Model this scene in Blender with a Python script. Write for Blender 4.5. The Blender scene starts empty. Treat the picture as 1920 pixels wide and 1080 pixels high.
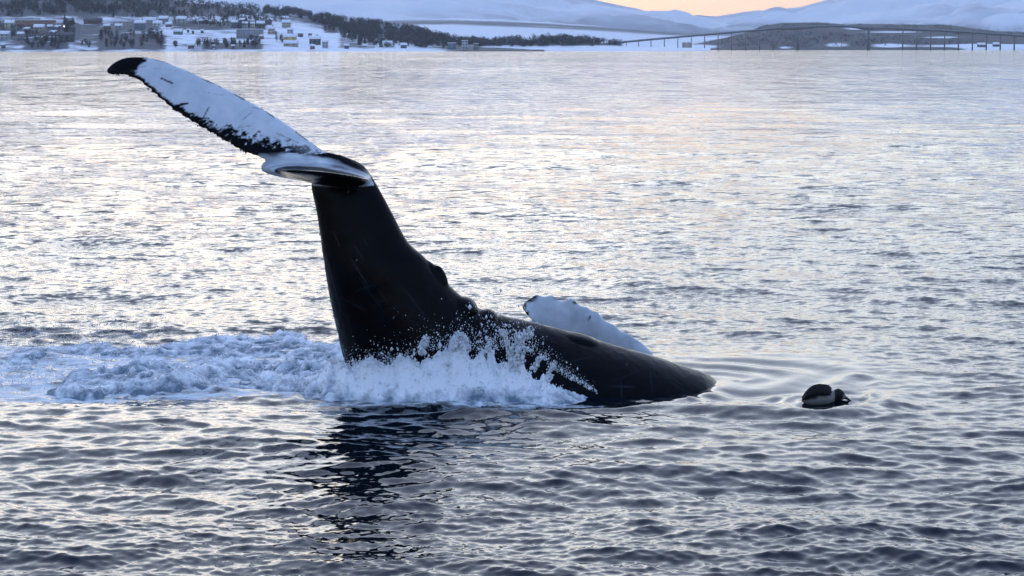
import bpy, bmesh, math, random
import numpy as np
from mathutils import Vector, Matrix
random.seed(7)
rng = np.random.default_rng(7)
scene = bpy.context.scene
COL = scene.collection

# ------------------------------------------------------------------ camera
CAM_H, F, HORIZON = 3.2, 4130.0, 89.0          # metres, focal length in photo pixels, photo row of the true horizon
PITCH = math.atan((540 - HORIZON) / F)
cam_data = bpy.data.cameras.new("camera")
cam_data.sensor_width = 36.0
cam_data.lens = 36.0 * F / 1920.0
cam_data.clip_start = 0.5
cam_data.clip_end = 60000.0
cam = bpy.data.objects.new("camera", cam_data)
COL.objects.link(cam)
cam.location = (0, 0, CAM_H)
cam.rotation_euler = (math.radians(90) - PITCH, 0, 0)
scene.camera = cam

# ------------------------------------------------------------------ sky, sun, exposure
SUN_EL, SUN_AZ = 2.2, -9.0                     # degrees; azimuth measured from +Y, minus = towards the left
world = bpy.data.worlds.new("World")
scene.world = world
world.use_nodes = True
wn, wl = world.node_tree.nodes, world.node_tree.links
bg = wn["Background"]
sky = wn.new("ShaderNodeTexSky")
sky.sky_type = 'NISHITA'
sky.sun_disc = False
sky.sun_elevation = math.radians(SUN_EL)
sky.sun_rotation = math.radians(SUN_AZ)
sky.altitude = 0
sky.air_density = 1.0
sky.dust_density = 0.3
sky.ozone_density = 2.0
bg.inputs['Strength'].default_value = 0.15
# a thin veil of high cloud over the dawn sky: whitish low down, blue overhead, the same all round
tcw = wn.new("ShaderNodeTexCoord"); sepw = wn.new("ShaderNodeSeparateXYZ"); wl.new(tcw.outputs['Generated'], sepw.inputs[0])
ramp = wn.new("ShaderNodeValToRGB"); wl.new(sepw.outputs['Z'], ramp.inputs['Fac'])
e = ramp.color_ramp.elements
e[0].position = 0.0; e[0].color = (0.33, 0.39, 0.43, 1)
e[1].position = 0.75; e[1].color = (0.20, 0.33, 0.70, 1)
e2 = e.new(0.16); e2.color = (0.43, 0.57, 0.86, 1)
e3 = e.new(0.40); e3.color = (0.36, 0.51, 0.86, 1)
SKY_S, NISHITA_SHARE = 0.15, 0.70
vsc = wn.new("ShaderNodeVectorMath"); vsc.operation = 'SCALE'; vsc.inputs['Scale'].default_value = 1 / SKY_S; wl.new(ramp.outputs['Color'], vsc.inputs[0])
nsc = wn.new("ShaderNodeVectorMath"); nsc.operation = 'SCALE'; nsc.inputs['Scale'].default_value = NISHITA_SHARE; wl.new(sky.outputs['Color'], nsc.inputs[0])
sadd = wn.new("ShaderNodeVectorMath"); sadd.operation = 'ADD'; wl.new(vsc.outputs[0], sadd.inputs[0]); wl.new(nsc.outputs[0], sadd.inputs[1])
# added cream glow on the hidden sun's side brightens the water; faded near the horizon
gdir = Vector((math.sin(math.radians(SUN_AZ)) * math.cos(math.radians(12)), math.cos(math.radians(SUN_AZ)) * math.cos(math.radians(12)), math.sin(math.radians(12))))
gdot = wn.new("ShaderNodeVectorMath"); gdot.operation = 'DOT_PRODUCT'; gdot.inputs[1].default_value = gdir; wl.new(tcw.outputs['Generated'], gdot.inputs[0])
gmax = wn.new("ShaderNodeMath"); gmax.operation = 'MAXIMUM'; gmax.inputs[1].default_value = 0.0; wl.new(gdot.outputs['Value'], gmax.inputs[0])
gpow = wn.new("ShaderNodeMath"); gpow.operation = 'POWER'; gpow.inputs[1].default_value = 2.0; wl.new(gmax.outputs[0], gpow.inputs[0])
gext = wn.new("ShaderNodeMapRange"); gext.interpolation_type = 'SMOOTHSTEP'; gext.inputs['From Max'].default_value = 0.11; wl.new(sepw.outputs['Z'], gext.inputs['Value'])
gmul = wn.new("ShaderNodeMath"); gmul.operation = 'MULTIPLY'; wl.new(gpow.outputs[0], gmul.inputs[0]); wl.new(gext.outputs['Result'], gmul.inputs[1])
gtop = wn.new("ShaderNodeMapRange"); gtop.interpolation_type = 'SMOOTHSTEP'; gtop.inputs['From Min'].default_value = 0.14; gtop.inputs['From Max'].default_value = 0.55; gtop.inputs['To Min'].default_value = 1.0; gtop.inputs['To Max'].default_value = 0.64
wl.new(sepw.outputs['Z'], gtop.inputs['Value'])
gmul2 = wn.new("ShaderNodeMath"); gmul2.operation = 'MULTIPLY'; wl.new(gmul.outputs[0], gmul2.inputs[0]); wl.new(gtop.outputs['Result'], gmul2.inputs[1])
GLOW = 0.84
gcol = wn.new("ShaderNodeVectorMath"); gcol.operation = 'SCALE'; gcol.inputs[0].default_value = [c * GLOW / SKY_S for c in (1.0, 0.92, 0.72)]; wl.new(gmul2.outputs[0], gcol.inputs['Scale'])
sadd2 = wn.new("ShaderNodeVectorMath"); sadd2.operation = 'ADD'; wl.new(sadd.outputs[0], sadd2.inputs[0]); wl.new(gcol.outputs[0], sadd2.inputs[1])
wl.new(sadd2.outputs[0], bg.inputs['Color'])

sun_data = bpy.data.lights.new("sun", 'SUN')
sun_data.energy = 0.06
sun_data.angle = math.radians(24)
sun_data.color = (1.0, 0.94, 0.83)
sun = bpy.data.objects.new("sun", sun_data)
COL.objects.link(sun)
LAMP_EL = 9.0                                  # the glow of the hidden sun through thin cloud: broad and a little higher than the sun itself
_d = Vector((math.sin(math.radians(SUN_AZ)) * math.cos(math.radians(LAMP_EL)),
             math.cos(math.radians(SUN_AZ)) * math.cos(math.radians(LAMP_EL)), math.sin(math.radians(LAMP_EL))))
sun.rotation_euler = _d.to_track_quat('Z', 'Y').to_euler()

vs = scene.view_settings
vs.view_transform = 'Standard'
vs.look = 'None'
vs.gamma = 1.0
vs.use_curve_mapping = False
vs.exposure = 0.40
try:
    scene.cycles.max_bounces = 6
    scene.cycles.diffuse_bounces = 3
    scene.cycles.glossy_bounces = 3
    scene.cycles.transmission_bounces = 2
    scene.cycles.volume_bounces = 0
    scene.cycles.caustics_reflective = False
    scene.cycles.caustics_refractive = False
    scene.cycles.use_denoising = True
    scene.cycles.denoiser = 'OPENIMAGEDENOISE'
    scene.cycles.denoising_input_passes = 'RGB_ALBEDO_NORMAL'
    scene.cycles.denoising_prefilter = 'ACCURATE'
except Exception:
    pass

# ------------------------------------------------------------------ helpers
SP, CP = math.sin(PITCH), math.cos(PITCH)

def P(px, py, Y):
    """The world point at distance Y metres that the photo shows at pixel (px, py): used to read real places off the photo."""
    a, b = (px - 960) / F, (540 - py) / F
    dy, dz = CP + b * SP, -SP + b * CP
    t = Y / dy
    return Vector((a * t, Y, CAM_H + dz * t))

def G(px, py, z=0.0):
    """The place on the water (height z) seen at a photo pixel."""
    a, b = (px - 960) / F, (540 - py) / F
    dy, dz = CP + b * SP, -SP + b * CP
    t = (z - CAM_H) / dz
    return Vector((a * t, dy * t, z))

def to_px(x, y, z):
    """numpy inverse of P."""
    dz = z - CAM_H
    fwd = y * CP - dz * SP
    up = y * SP + dz * CP
    return 960 + F * x / fwd, 540 - F * up / fwd

def make_mesh(name, verts, faces, smooth=False):
    me = bpy.data.meshes.new(name)
    verts = np.asarray(verts, dtype=np.float32)
    me.vertices.add(len(verts))
    me.vertices.foreach_set("co", verts.ravel())
    if isinstance(faces, np.ndarray):
        n, k = faces.shape
        me.loops.add(n * k)
        me.loops.foreach_set("vertex_index", faces.astype(np.int32).ravel())
        me.polygons.add(n)
        me.polygons.foreach_set("loop_start", np.arange(0, n * k, k, dtype=np.int32))
    else:
        tot = [len(f) for f in faces]
        me.loops.add(sum(tot))
        me.loops.foreach_set("vertex_index", np.concatenate([np.asarray(f, dtype=np.int32) for f in faces]))
        me.polygons.add(len(tot))
        me.polygons.foreach_set("loop_start", np.concatenate([[0], np.cumsum(tot)[:-1]]).astype(np.int32))
    me.update(calc_edges=True)
    me.validate()
    if smooth:
        me.polygons.foreach_set("use_smooth", np.ones(len(me.polygons), dtype=bool))
    return me

def link(name, me, mat=None, parent=None, loc=None):
    o = bpy.data.objects.new(name, me)
    COL.objects.link(o)
    if mat is not None and me is not None and not me.materials:
        me.materials.append(mat)
    if parent is not None:
        o.parent = parent
    if loc is not None:
        o.location = loc
    return o

def tag(o, label=None, cat=None, group=None, kind=None):
    if label: o['label'] = label
    if cat: o['category'] = cat
    if group: o['group'] = group
    if kind: o['kind'] = kind
    return o

def grid_faces(nr, nc):
    i = np.arange((nr - 1) * nc).reshape(nr - 1, nc)[:, :-1]
    return np.stack([i, i + 1, i + nc + 1, i + nc], axis=-1).reshape(-1, 4)

def set_attr(me, name, data):
    at = me.attributes.new(name, 'FLOAT', 'POINT')
    at.data.foreach_set("value", np.asarray(data, dtype=np.float32).ravel())

def smooth01(a, b, x):
    t = np.clip((np.asarray(x, dtype=float) - a) / (b - a), 0, 1)
    return t * t * (3 - 2 * t)

class Noise:
    """periodic lattice gradient-free value noise on numpy arrays"""
    def __init__(self, seed, n=256):
        self.n = n
        self.t = np.random.default_rng(seed).random((n, n)).astype(np.float32) * 2 - 1
    def __call__(self, x, y):
        x = np.asarray(x, dtype=float); y = np.asarray(y, dtype=float)
        xi, yi = np.floor(x).astype(int), np.floor(y).astype(int)
        u, v = x - xi, y - yi
        u = u * u * u * (u * (u * 6 - 15) + 10); v = v * v * v * (v * (v * 6 - 15) + 10)
        n = self.n
        a, b = self.t[xi % n, yi % n], self.t[(xi + 1) % n, yi % n]
        c, d = self.t[xi % n, (yi + 1) % n], self.t[(xi + 1) % n, (yi + 1) % n]
        return (a * (1 - u) + b * u) * (1 - v) + (c * (1 - u) + d * u) * v
    def fbm(self, x, y, o=4, g=0.5):
        s, a, t = 0, 1.0, 0
        for k in range(o):
            s = s + a * self(np.asarray(x) * 2 ** k + 17.3 * k, np.asarray(y) * 2 ** k + 9.1 * k); t += a; a *= g
        return s / t
    def billow(self, x, y, o=4, g=0.5):
        s, a, t = 0, 1.0, 0
        for k in range(o):
            s = s + a * (1 - np.abs(self(np.asarray(x) * 2 ** k + 7.3 * k, np.asarray(y) * 2 ** k + 3.1 * k)) * 1.6); t += a; a *= g
        return s / t
NZ = Noise(3)

# ------------------------------------------------------------------ material helpers
def mat_new(name):
    m = bpy.data.materials.new(name)
    m.use_nodes = True
    nt = m.node_tree
    return m, nt.nodes, nt.links, nt.nodes["Principled BSDF"]

def simple_mat(name, col, rough=0.8, spec=0.3, noise=0.0, scale=1.0):
    m, n, l, p = mat_new(name)
    p.inputs['Roughness'].default_value = rough
    p.inputs['Specular IOR Level'].default_value = spec
    if noise > 0:
        tc = n.new("ShaderNodeTexCoord"); nz = n.new("ShaderNodeTexNoise"); nz.inputs['Scale'].default_value = scale
        nz.inputs['Detail'].default_value = 4
        l.new(tc.outputs['Object'], nz.inputs['Vector'])
        mr = n.new("ShaderNodeMapRange"); mr.inputs['From Min'].default_value = 0.3; mr.inputs['From Max'].default_value = 0.7
        mr.inputs['To Min'].default_value = 1 - noise; mr.inputs['To Max'].default_value = 1 + noise
        l.new(nz.outputs['Fac'], mr.inputs['Value'])
        mx = n.new("ShaderNodeVectorMath"); mx.operation = 'SCALE'; mx.inputs[0].default_value = col[:3]
        l.new(mr.outputs['Result'], mx.inputs['Scale'])
        l.new(mx.outputs['Vector'], p.inputs['Base Color'])
    else:
        p.inputs['Base Color'].default_value = (*col[:3], 1)
    return m
# ================================================================== THE SEA
def wave_tile(L, N, seed, lmin, lmax, rms, wind_deg, spread=2.0, chop=1.0):
    """one periodic patch of wind waves: heights and sideways displacement, from a random spectrum between two wavelengths"""
    r = np.random.default_rng(seed)
    k1 = np.fft.fftfreq(N, d=L / N) * 2 * np.pi
    kx, ky = np.meshgrid(k1, k1, indexing='ij')
    k = np.hypot(kx, ky); k[0, 0] = 1
    w = math.radians(wind_deg)
    c = (kx * math.cos(w) + ky * math.sin(w)) / k
    amp = np.where((k > 2 * np.pi / lmax) & (k < 2 * np.pi / lmin), k ** -2.0 * (0.06 + np.abs(c) ** spread), 0)
    h = amp * (r.normal(size=(N, N)) + 1j * r.normal(size=(N, N)))
    h[0, 0] = 0
    H = np.fft.ifft2(h)
    Dx = np.fft.ifft2(-1j * kx / k * h).real
    Dy = np.fft.ifft2(-1j * ky / k * h).real
    s = rms / H.real.std()
    return (L, N, (H.real * s).astype(np.float32), (Dx * s * chop).astype(np.float32), (Dy * s * chop).astype(np.float32))

def sample(tile, x, y):
    L, N, H, Dx, Dy = tile
    u, v = (x / L % 1) * N, (y / L % 1) * N
    i, j = np.floor(u).astype(int) % N, np.floor(v).astype(int) % N
    fu, fv = u - np.floor(u), v - np.floor(v)
    i2, j2 = (i + 1) % N, (j + 1) % N
    w00, w10, w01, w11 = (1 - fu) * (1 - fv), fu * (1 - fv), (1 - fu) * fv, fu * fv
    return [A[i, j] * w00 + A[i2, j] * w10 + A[i, j2] * w01 + A[i2, j2] * w11 for A in (H, Dx, Dy)]

TILES = [   # patches of waves, each with its shortest wavelength
    (wave_tile(150, 512, 11, 3.2, 9.0, 0.018, 74, 3.0, 1.0), 3.2),
    (wave_tile(53, 1024, 12, 1.0, 3.2, 0.0165, 76, 2.4, 1.0), 1.0),
    (wave_tile(17.3, 1024, 13, 0.33, 1.0, 0.0100, 80, 2.2, 0.95), 0.33),
    (wave_tile(7.1, 1024, 14, 0.12, 0.33, 0.0050, 82, 1.5, 0.75), 0.12),
    (wave_tile(3.1, 512, 15, 0.055, 0.12, 0.0022, 86, 1.0, 0.6), 0.055),
]

# rows by distance, columns fanned out: dense where the waves are near enough to be seen one by one
rows = [-500, -300, -100, -30, -8, 0, 3, 5, 6.5, 7.5, 8.3, 9, 9.6, 10.1, 10.5, 10.8]
yv = 11.0
while yv < 1.0e4:
    rows.append(yv)
    yv += max(0.022, 1.10e-4 * yv * yv) if yv < 3000 else yv * 0.5
rows = np.array(rows + [12600.0])
NC, NO = 820, 30
inner = np.linspace(-1, 1, NC)
half = 0.262 * np.maximum(rows, 11.0)
tt = (1.34 ** np.arange(1, NO + 1) - 1) / (1.34 ** NO - 1)      # 0..1, from the fan's edge out to the far shores
XMAX = 7800.0
mid = half[:, None] * inner[None, :]
side = half[:, None] + (XMAX - half)[:, None] * tt[None, :]
X = np.concatenate([-side[:, ::-1], mid, side], axis=1)
cols = X[0]
Y = np.repeat(rows[:, None], len(cols), axis=1)
drow = np.gradient(rows)[:, None] * np.ones_like(X)
dcol = np.abs(np.gradient(X, axis=1))
spacing = np.maximum(drow * 0.9, dcol)

# how rough the sea is from place to place: gusts, the slick where the whale goes under, the churned wake
def gust(x, y):
    g = NZ.fbm(x / 9.0 + 3.1, y / 26.0, 3)
    return 1.0 + 0.35 * g
SLICK = G(1385, 712)                                   # smooth upwelling ahead of the whale
BIRD_AT = G(1545, 750)
def slick(x, y):
    ex, ey = (x - SLICK.x - 0.25) / 1.55, (y - SLICK.y - 0.35) / 1.9
    return np.exp(-(ex * ex + ey * ey) ** 1.5)

def path_field(x, y, pts, width):
    """signed-free distance field to a polyline, as a gaussian ridge, plus the position along it"""
    best = np.full(x.shape, 1e9); tpos = np.zeros(x.shape)
    n = len(pts) - 1
    for i in range(n):
        ax, ay, bx, by = pts[i][0], pts[i][1], pts[i + 1][0], pts[i + 1][1]
        dx, dy = bx - ax, by - ay
        t = np.clip(((x - ax) * dx + (y - ay) * dy) / (dx * dx + dy * dy), 0, 1)
        d = np.hypot(x - ax - t * dx, y - ay - t * dy)
        m = d < best
        best[m] = d[m]; tpos[m] = (i + t[m]) / n
    return np.exp(-(best / width) ** 2), tpos

def spline(pts, n=40):
    pts = [np.array(p, dtype=float) for p in pts]
    P4 = [2 * pts[0] - pts[1]] + pts + [2 * pts[-1] - pts[-2]]
    out = []
    m = len(pts) - 1
    for s in np.linspace(0, m, n):
        i = min(int(s), m - 1); t = s - i
        a, b, c, d = P4[i:i + 4]
        out.append(0.5 * (2 * b + (c - a) * t + (2 * a - 5 * b + 4 * c - d) * t * t + (3 * b - a - 3 * c + d) * t ** 3))
    return out

def ground_path(px, n=30):
    return [(q[0], q[1]) for q in spline([tuple(G(a, b))[:2] for a, b in px], n)]

SWELLS = [
    (ground_path([(1150, 762), (1230, 756), (1300, 746), (1345, 730), (1362, 712)]), 0.13, 0.045),   # ridges and troughs the whale pushes up: photo path, width in metres, height
    (ground_path([(1130, 762), (1300, 762), (1450, 772), (1570, 772), (1660, 752), (1690, 720)]), 0.20, 0.060),
    (ground_path([(1345, 722), (1400, 735), (1480, 752), (1600, 756), (1650, 738)]), 0.16, -0.022),
    (ground_path([(1350, 700), (1380, 678), (1450, 668), (1540, 675), (1620, 690), (1660, 712)]), 0.24, 0.012),
    (ground_path([(1360, 712), (1400, 695), (1470, 690), (1560, 700), (1610, 715)]), 0.16, -0.006),
    (ground_path([(1560, 720), (1600, 708), (1640, 714), (1630, 740), (1570, 752), (1510, 750)]), 0.10, 0.030),
    (ground_path([(520, 752), (700, 764), (900, 768), (1100, 768), (1200, 762)]), 0.16, -0.04),
    (ground_path([(560, 768), (760, 778), (980, 780), (1160, 776)]), 0.16, 0.035),
]
def sea_height_extra(x, y):
    z = np.zeros(x.shape)
    near = (y > 16) & (y < 28) & (np.abs(x) < 6)
    if near.any():
        xs, ys = x[near], y[near]
        zz = np.zeros(xs.shape)
        for pts, wdt, hgt in SWELLS:
            g, t = path_field(xs, ys, pts, wdt)
            zz += hgt * g * np.sin(np.pi * np.clip(t, 0.02, 0.98)) ** 0.5
        # thin curling lines of the swirl
        sx, sy = xs - SLICK.x, ys - SLICK.y
        rr = np.hypot(sx / 1.3, sy); an = np.arctan2(sy, sx / 1.3)
        rr = np.hypot((sx + 0.25) / 1.5, sy * 0.8)
        zz += 0.011 * np.exp(-((rr - 0.75) / 0.5) ** 2) * (sx > -0.6) * np.sin(15 * rr - 2.4 * an + 3.0 * NZ.fbm(xs * 0.9, ys * 0.9, 2))
        # rings spreading from the bird
        rb_ = np.hypot(xs - BIRD_AT.x, (ys - BIRD_AT.y))
        zz += 0.007 * np.exp(-((rb_ - 0.42) / 0.22) ** 2) * np.sin(34 * rb_ + 2.0 * NZ.fbm(xs * 2, ys * 2, 2))
        z[near] = zz
    return z

CHURN_AT = G(190, 628)                                 # torn-up water behind the wake
def churn(x, y):
    return np.exp(-((x - CHURN_AT.x) / 1.3) ** 2 - ((y - CHURN_AT.y) / 1.1) ** 2)

def sea(x, y, spc):
    H = np.zeros(x.shape); DX = np.zeros(x.shape); DY = np.zeros(x.shape)
    calm = 1 - 0.92 * slick(x, y)
    g = gust(x, y); ch = churn(x, y)
    for i, (tile, lmin) in enumerate(TILES):
        fade = 1 - smooth01(lmin / 3.0, lmin / 1.5, spc)
        if not (fade > 0).any(): continue
        m = fade > 0
        h, dx, dy = sample(tile, x[m], y[m])
        a = fade[m] * (calm[m] if i > 0 else 1) * (g[m] + 0.9 * ch[m] if i > 1 else 1)
        H[m] += h * a; DX[m] += dx * a; DY[m] += dy * a
    return H, DX, DY

Hh, DX, DY = sea(X, Y, spacing)
Zw = Hh + sea_height_extra(X, Y)
Xw, Yw = X - DX, Y - DY

# foam lying on the water: how thick, read again by the foam builder further down
FOAM_POLYS = []
water_me = make_mesh("water", np.stack([Xw, Yw, Zw], -1).reshape(-1, 3), grid_faces(*X.shape), smooth=True)
set_attr(water_me, "calm", slick(Xw, Yw))
def water_material():
    m, n, l, p = mat_new("sea_water")
    p.inputs['Base Color'].default_value = (0.0015, 0.005, 0.010, 1)
    p.inputs['IOR'].default_value = 1.38
    p.inputs['Roughness'].default_value = 0.06
    p.inputs['Specular IOR Level'].default_value = 0.5
    tc = n.new("ShaderNodeTexCoord")
    sep = n.new("ShaderNodeSeparateXYZ"); l.new(tc.outputs['Object'], sep.inputs[0])
    dist = n.new("ShaderNodeVectorMath"); dist.operation = 'LENGTH'; l.new(tc.outputs['Object'], dist.inputs[0])
    def slopes(scale, amp, stretch, lo, hi, amp_far):
        mp = n.new("ShaderNodeMapping"); mp.inputs['Scale'].default_value = (1 / stretch, 1, 1)
        l.new(tc.outputs['Object'], mp.inputs['Vector'])
        nz = n.new("ShaderNodeTexNoise"); nz.noise_dimensions = '2D'
        nz.inputs['Scale'].default_value = scale; nz.inputs['Detail'].default_value = 1.5
        l.new(mp.outputs['Vector'], nz.inputs['Vector'])
        sb = n.new("ShaderNodeVectorMath"); sb.operation = 'SUBTRACT'; sb.inputs[1].default_value = (0.5, 0.5, 0.5)
        l.new(nz.outputs['Color'], sb.inputs[0])
        mr = n.new("ShaderNodeMapRange"); mr.interpolation_type = 'SMOOTHSTEP'
        mr.inputs['From Min'].default_value = lo; mr.inputs['From Max'].default_value = hi
        mr.inputs['To Min'].default_value = amp; mr.inputs['To Max'].default_value = amp_far
        l.new(dist.outputs['Value'], mr.inputs['Value'])
        sc = n.new("ShaderNodeVectorMath"); sc.operation = 'SCALE'
        l.new(sb.outputs[0], sc.inputs[0]); l.new(mr.outputs['Result'], sc.inputs['Scale'])
        return sc.outputs[0]
    parts = [slopes(30.0, 0.10, 1.6, 16, 34, 0.24),
             slopes(12.0, 0.0, 2.0, 17, 26, 0.52),
             slopes(4.2, 0.0, 2.4, 27, 44, 0.80),
             slopes(1.35, 0.0, 2.6, 48, 76, 0.74),
             slopes(0.42, 0.0, 2.6, 85, 140, 0.60),
             slopes(0.10, 0.0, 3.0, 160, 400, 0.30),
             slopes(0.055, 0.0, 0.14, 100, 240, 0.62)]
    cur = parts[0]
    for q in parts[1:]:
        ad = n.new("ShaderNodeVectorMath"); ad.operation = 'ADD'
        l.new(cur, ad.inputs[0]); l.new(q, ad.inputs[1]); cur = ad.outputs[0]
    # gusts: patches of rougher and smoother water
    gm = n.new("ShaderNodeMapping"); gm.inputs['Scale'].default_value = (1 / 40, 1 / 90, 1)
    l.new(tc.outputs['Object'], gm.inputs['Vector'])
    gz = n.new("ShaderNodeTexNoise"); gz.noise_dimensions = '2D'; gz.inputs['Scale'].default_value = 1.0; gz.inputs['Detail'].default_value = 4
    l.new(gm.outputs['Vector'], gz.inputs['Vector'])
    gr = n.new("ShaderNodeMapRange"); gr.inputs['From Min'].default_value = 0.3; gr.inputs['From Max'].default_value = 0.7
    gr.inputs['To Min'].default_value = 0.65; gr.inputs['To Max'].default_value = 1.35
    l.new(gz.outputs['Fac'], gr.inputs['Value'])
    sc = n.new("ShaderNodeVectorMath"); sc.operation = 'SCALE'
    l.new(cur, sc.inputs[0]); l.new(gr.outputs['Result'], sc.inputs['Scale'])
    ca = n.new("ShaderNodeAttribute"); ca.attribute_name = "calm"
    cm = n.new("ShaderNodeMath"); cm.operation = 'MULTIPLY_ADD'; cm.inputs[1].default_value = -0.9; cm.inputs[2].default_value = 1.0; l.new(ca.outputs['Fac'], cm.inputs[0])
    sc2 = n.new("ShaderNodeVectorMath"); sc2.operation = 'SCALE'; l.new(sc.outputs[0], sc2.inputs[0]); l.new(cm.outputs[0], sc2.inputs['Scale'])
    sc = sc2
    flat = n.new("ShaderNodeVectorMath"); flat.operation = 'MULTIPLY'; flat.inputs[1].default_value = (1, 1, 0)
    l.new(sc.outputs[0], flat.inputs[0])
    geo = n.new("ShaderNodeNewGeometry")
    ad = n.new("ShaderNodeVectorMath"); ad.operation = 'ADD'
    l.new(geo.outputs['Normal'], ad.inputs[0]); l.new(flat.outputs[0], ad.inputs[1])
    nm = n.new("ShaderNodeVectorMath"); nm.operation = 'NORMALIZE'; l.new(ad.outputs[0], nm.inputs[0])
    l.new(nm.outputs[0], p.inputs['Normal'])
    # thin lacy foam where the water is churned
    at = n.new("ShaderNodeAttribute"); at.attribute_name = "foam"
    fz = n.new("ShaderNodeTexNoise"); fz.inputs['Scale'].default_value = 9.0; fz.inputs['Detail'].default_value = 6; fz.inputs['Roughness'].default_value = 0.65
    fm = n.new("ShaderNodeMapping"); fm.inputs['Scale'].default_value = (0.6, 1, 1)
    l.new(tc.outputs['Object'], fm.inputs['Vector']); l.new(fm.outputs['Vector'], fz.inputs['Vector'])
    am = n.new("ShaderNodeMath"); am.operation = 'ADD'; l.new(at.outputs['Fac'], am.inputs[0]); l.new(fz.outputs['Fac'], am.inputs[1])
    th = n.new("ShaderNodeMapRange"); th.interpolation_type = 'SMOOTHSTEP'
    th.inputs['From Min'].default_value = 0.92; th.inputs['From Max'].default_value = 1.25
    l.new(am.outputs[0], th.inputs['Value'])
    df = n.new("ShaderNodeBsdfDiffuse"); df.inputs['Color'].default_value = (0.72, 0.76, 0.78, 1)
    mx = n.new("ShaderNodeMixShader")
    l.new(th.outputs['Result'], mx.inputs[0]); l.new(p.outputs[0], mx.inputs[1]); l.new(df.outputs[0], mx.inputs[2])
    l.new(mx.outputs[0], n["Material Output"].inputs['Surface'])
    return m
M_WATER = water_material()
water = tag(link("water", water_me, M_WATER), kind='structure')
# ================================================================== HILLS AND MOUNTAINS
def snow_material(name, snow, rock, amount, scale, stretch=3.0, relief=0.0):
    """snow with patches of bare birch scrub and rock showing through (on the far range also painted shading); amount = share of bare ground"""
    m, n, l, p = mat_new(name)
    p.inputs['Roughness'].default_value = 0.85
    p.inputs['Specular IOR Level'].default_value = 0.15
    tc = n.new("ShaderNodeTexCoord")
    mp = n.new("ShaderNodeMapping"); mp.inputs['Scale'].default_value = (scale / stretch, scale * 0.5, scale)
    l.new(tc.outputs['Object'], mp.inputs['Vector'])
    nz = n.new("ShaderNodeTexNoise"); nz.inputs['Scale'].default_value = 1.0; nz.inputs['Detail'].default_value = 7; nz.inputs['Roughness'].default_value = 0.62
    l.new(mp.outputs['Vector'], nz.inputs['Vector'])
    at = n.new("ShaderNodeAttribute"); at.attribute_name = "bare"
    ad = n.new("ShaderNodeMath"); ad.operation = 'ADD'; l.new(nz.outputs['Fac'], ad.inputs[0]); l.new(at.outputs['Fac'], ad.inputs[1])
    th = n.new("ShaderNodeMapRange"); th.interpolation_type = 'SMOOTHSTEP'
    th.inputs['From Min'].default_value = 0.86 - amount; th.inputs['From Max'].default_value = 1.12 - amount
    l.new(ad.outputs[0], th.inputs['Value'])
    mx = n.new("ShaderNodeMix"); mx.data_type = 'RGBA'
    mx.inputs['A'].default_value = (*snow, 1); mx.inputs['B'].default_value = (*rock, 1)
    l.new(th.outputs['Result'], mx.inputs['Factor'])
    l.new(mx.outputs['Result'], p.inputs['Base Color'])
    return m

def interp(pts, x):
    xs, ys = zip(*pts)
    return np.interp(x, xs, ys)

LANDS = {}
def land(name, ridge_px, Ys, Yr, mat, shape=1.0, relief=2.0, rough=3.0, x0=-700, x1=2650, nx=380, ns=56, bare=None, seed=5, key=None, ridge_noise=1.0):
    """A hill with a real shore line at distance Ys and a crest at Yr; the crest heights are read off the photo's skyline."""
    Nn = Noise(seed)
    px = np.linspace(x0, x1, nx)
    s = np.concatenate([np.linspace(0, 1, ns), np.linspace(1.03, 1.38, 10)])
    PX, S = np.meshgrid(px, s)
    foot_z = 1.5
    ridge = np.array([P(float(q), float(interp(ridge_px, q)), Yr).z for q in px])
    ridge = np.maximum(ridge + Nn.fbm(px / 23.0, px * 0 + 1.7, 4) * ridge_noise, 1.0)
    Yy = Ys + (Yr - Ys) * S
    Yy = Yy + Nn.fbm(PX / 60, PX * 0 + 5.5, 3) * (Yr - Ys) * 0.03 * (S > 0.001)
    XX = (PX - 960) / F * Yy
    up = np.where(S <= 1, np.clip(S, 0, 1) ** shape, 1 - 1.6 * np.clip(S - 1, 0, 1) ** 1.1)
    Z = up * ridge[None, :]
    w = np.clip(S * 5, 0, 1) * np.clip((1 - S) * 5, 0, 1) * (S <= 1) + (S > 1) * 0.6
    Z = Z + Nn.fbm(XX / (30 * relief), Yy / (30 * relief), 5, 0.55) * rough * w
    Z = np.where(S == 0, -1.0, np.maximum(Z, 0.3 + 0.8 * np.clip(S * 20, 0, 1)))
    me = make_mesh(name, np.stack([XX, Yy, Z], -1).reshape(-1, 3), grid_faces(*PX.shape), smooth=True)
    pxx, pyy = to_px(XX, Yy, Z)
    b = np.zeros(PX.shape) if bare is None else bare(PX, pyy, S)
    set_attr(me, "bare", b)
    o = tag(link(name, me, mat), kind='structure')
    LANDS[key or name] = (px, s[:ns], XX[:ns], Yy[:ns], Z[:ns], pyy[:ns])
    return o

def on_land(name, px, py):
    """where the slope of a hill is seen at a photo pixel"""
    xs, s, XX, YY, ZZ, PY = LANDS[name]
    j = int(np.clip(np.searchsorted(xs, px), 1, len(xs) - 1))
    f = (px - xs[j - 1]) / (xs[j] - xs[j - 1])
    c = lambda A: A[:, j - 1] * (1 - f) + A[:, j] * f
    X_, Y_, Z_, Q = c(XX), c(YY), c(ZZ), c(PY)
    k = np.nonzero(Q <= py)[0]
    i = int(k[0]) if len(k) else len(Q) - 1
    i = max(i, 1)
    t = float(np.clip((py - Q[i - 1]) / (Q[i] - Q[i - 1] + 1e-9), 0, 1))
    return Vector((X_[i - 1] * (1 - t) + X_[i] * t, Y_[i - 1] * (1 - t) + Y_[i] * t, Z_[i - 1] * (1 - t) + Z_[i] * t))

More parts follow.
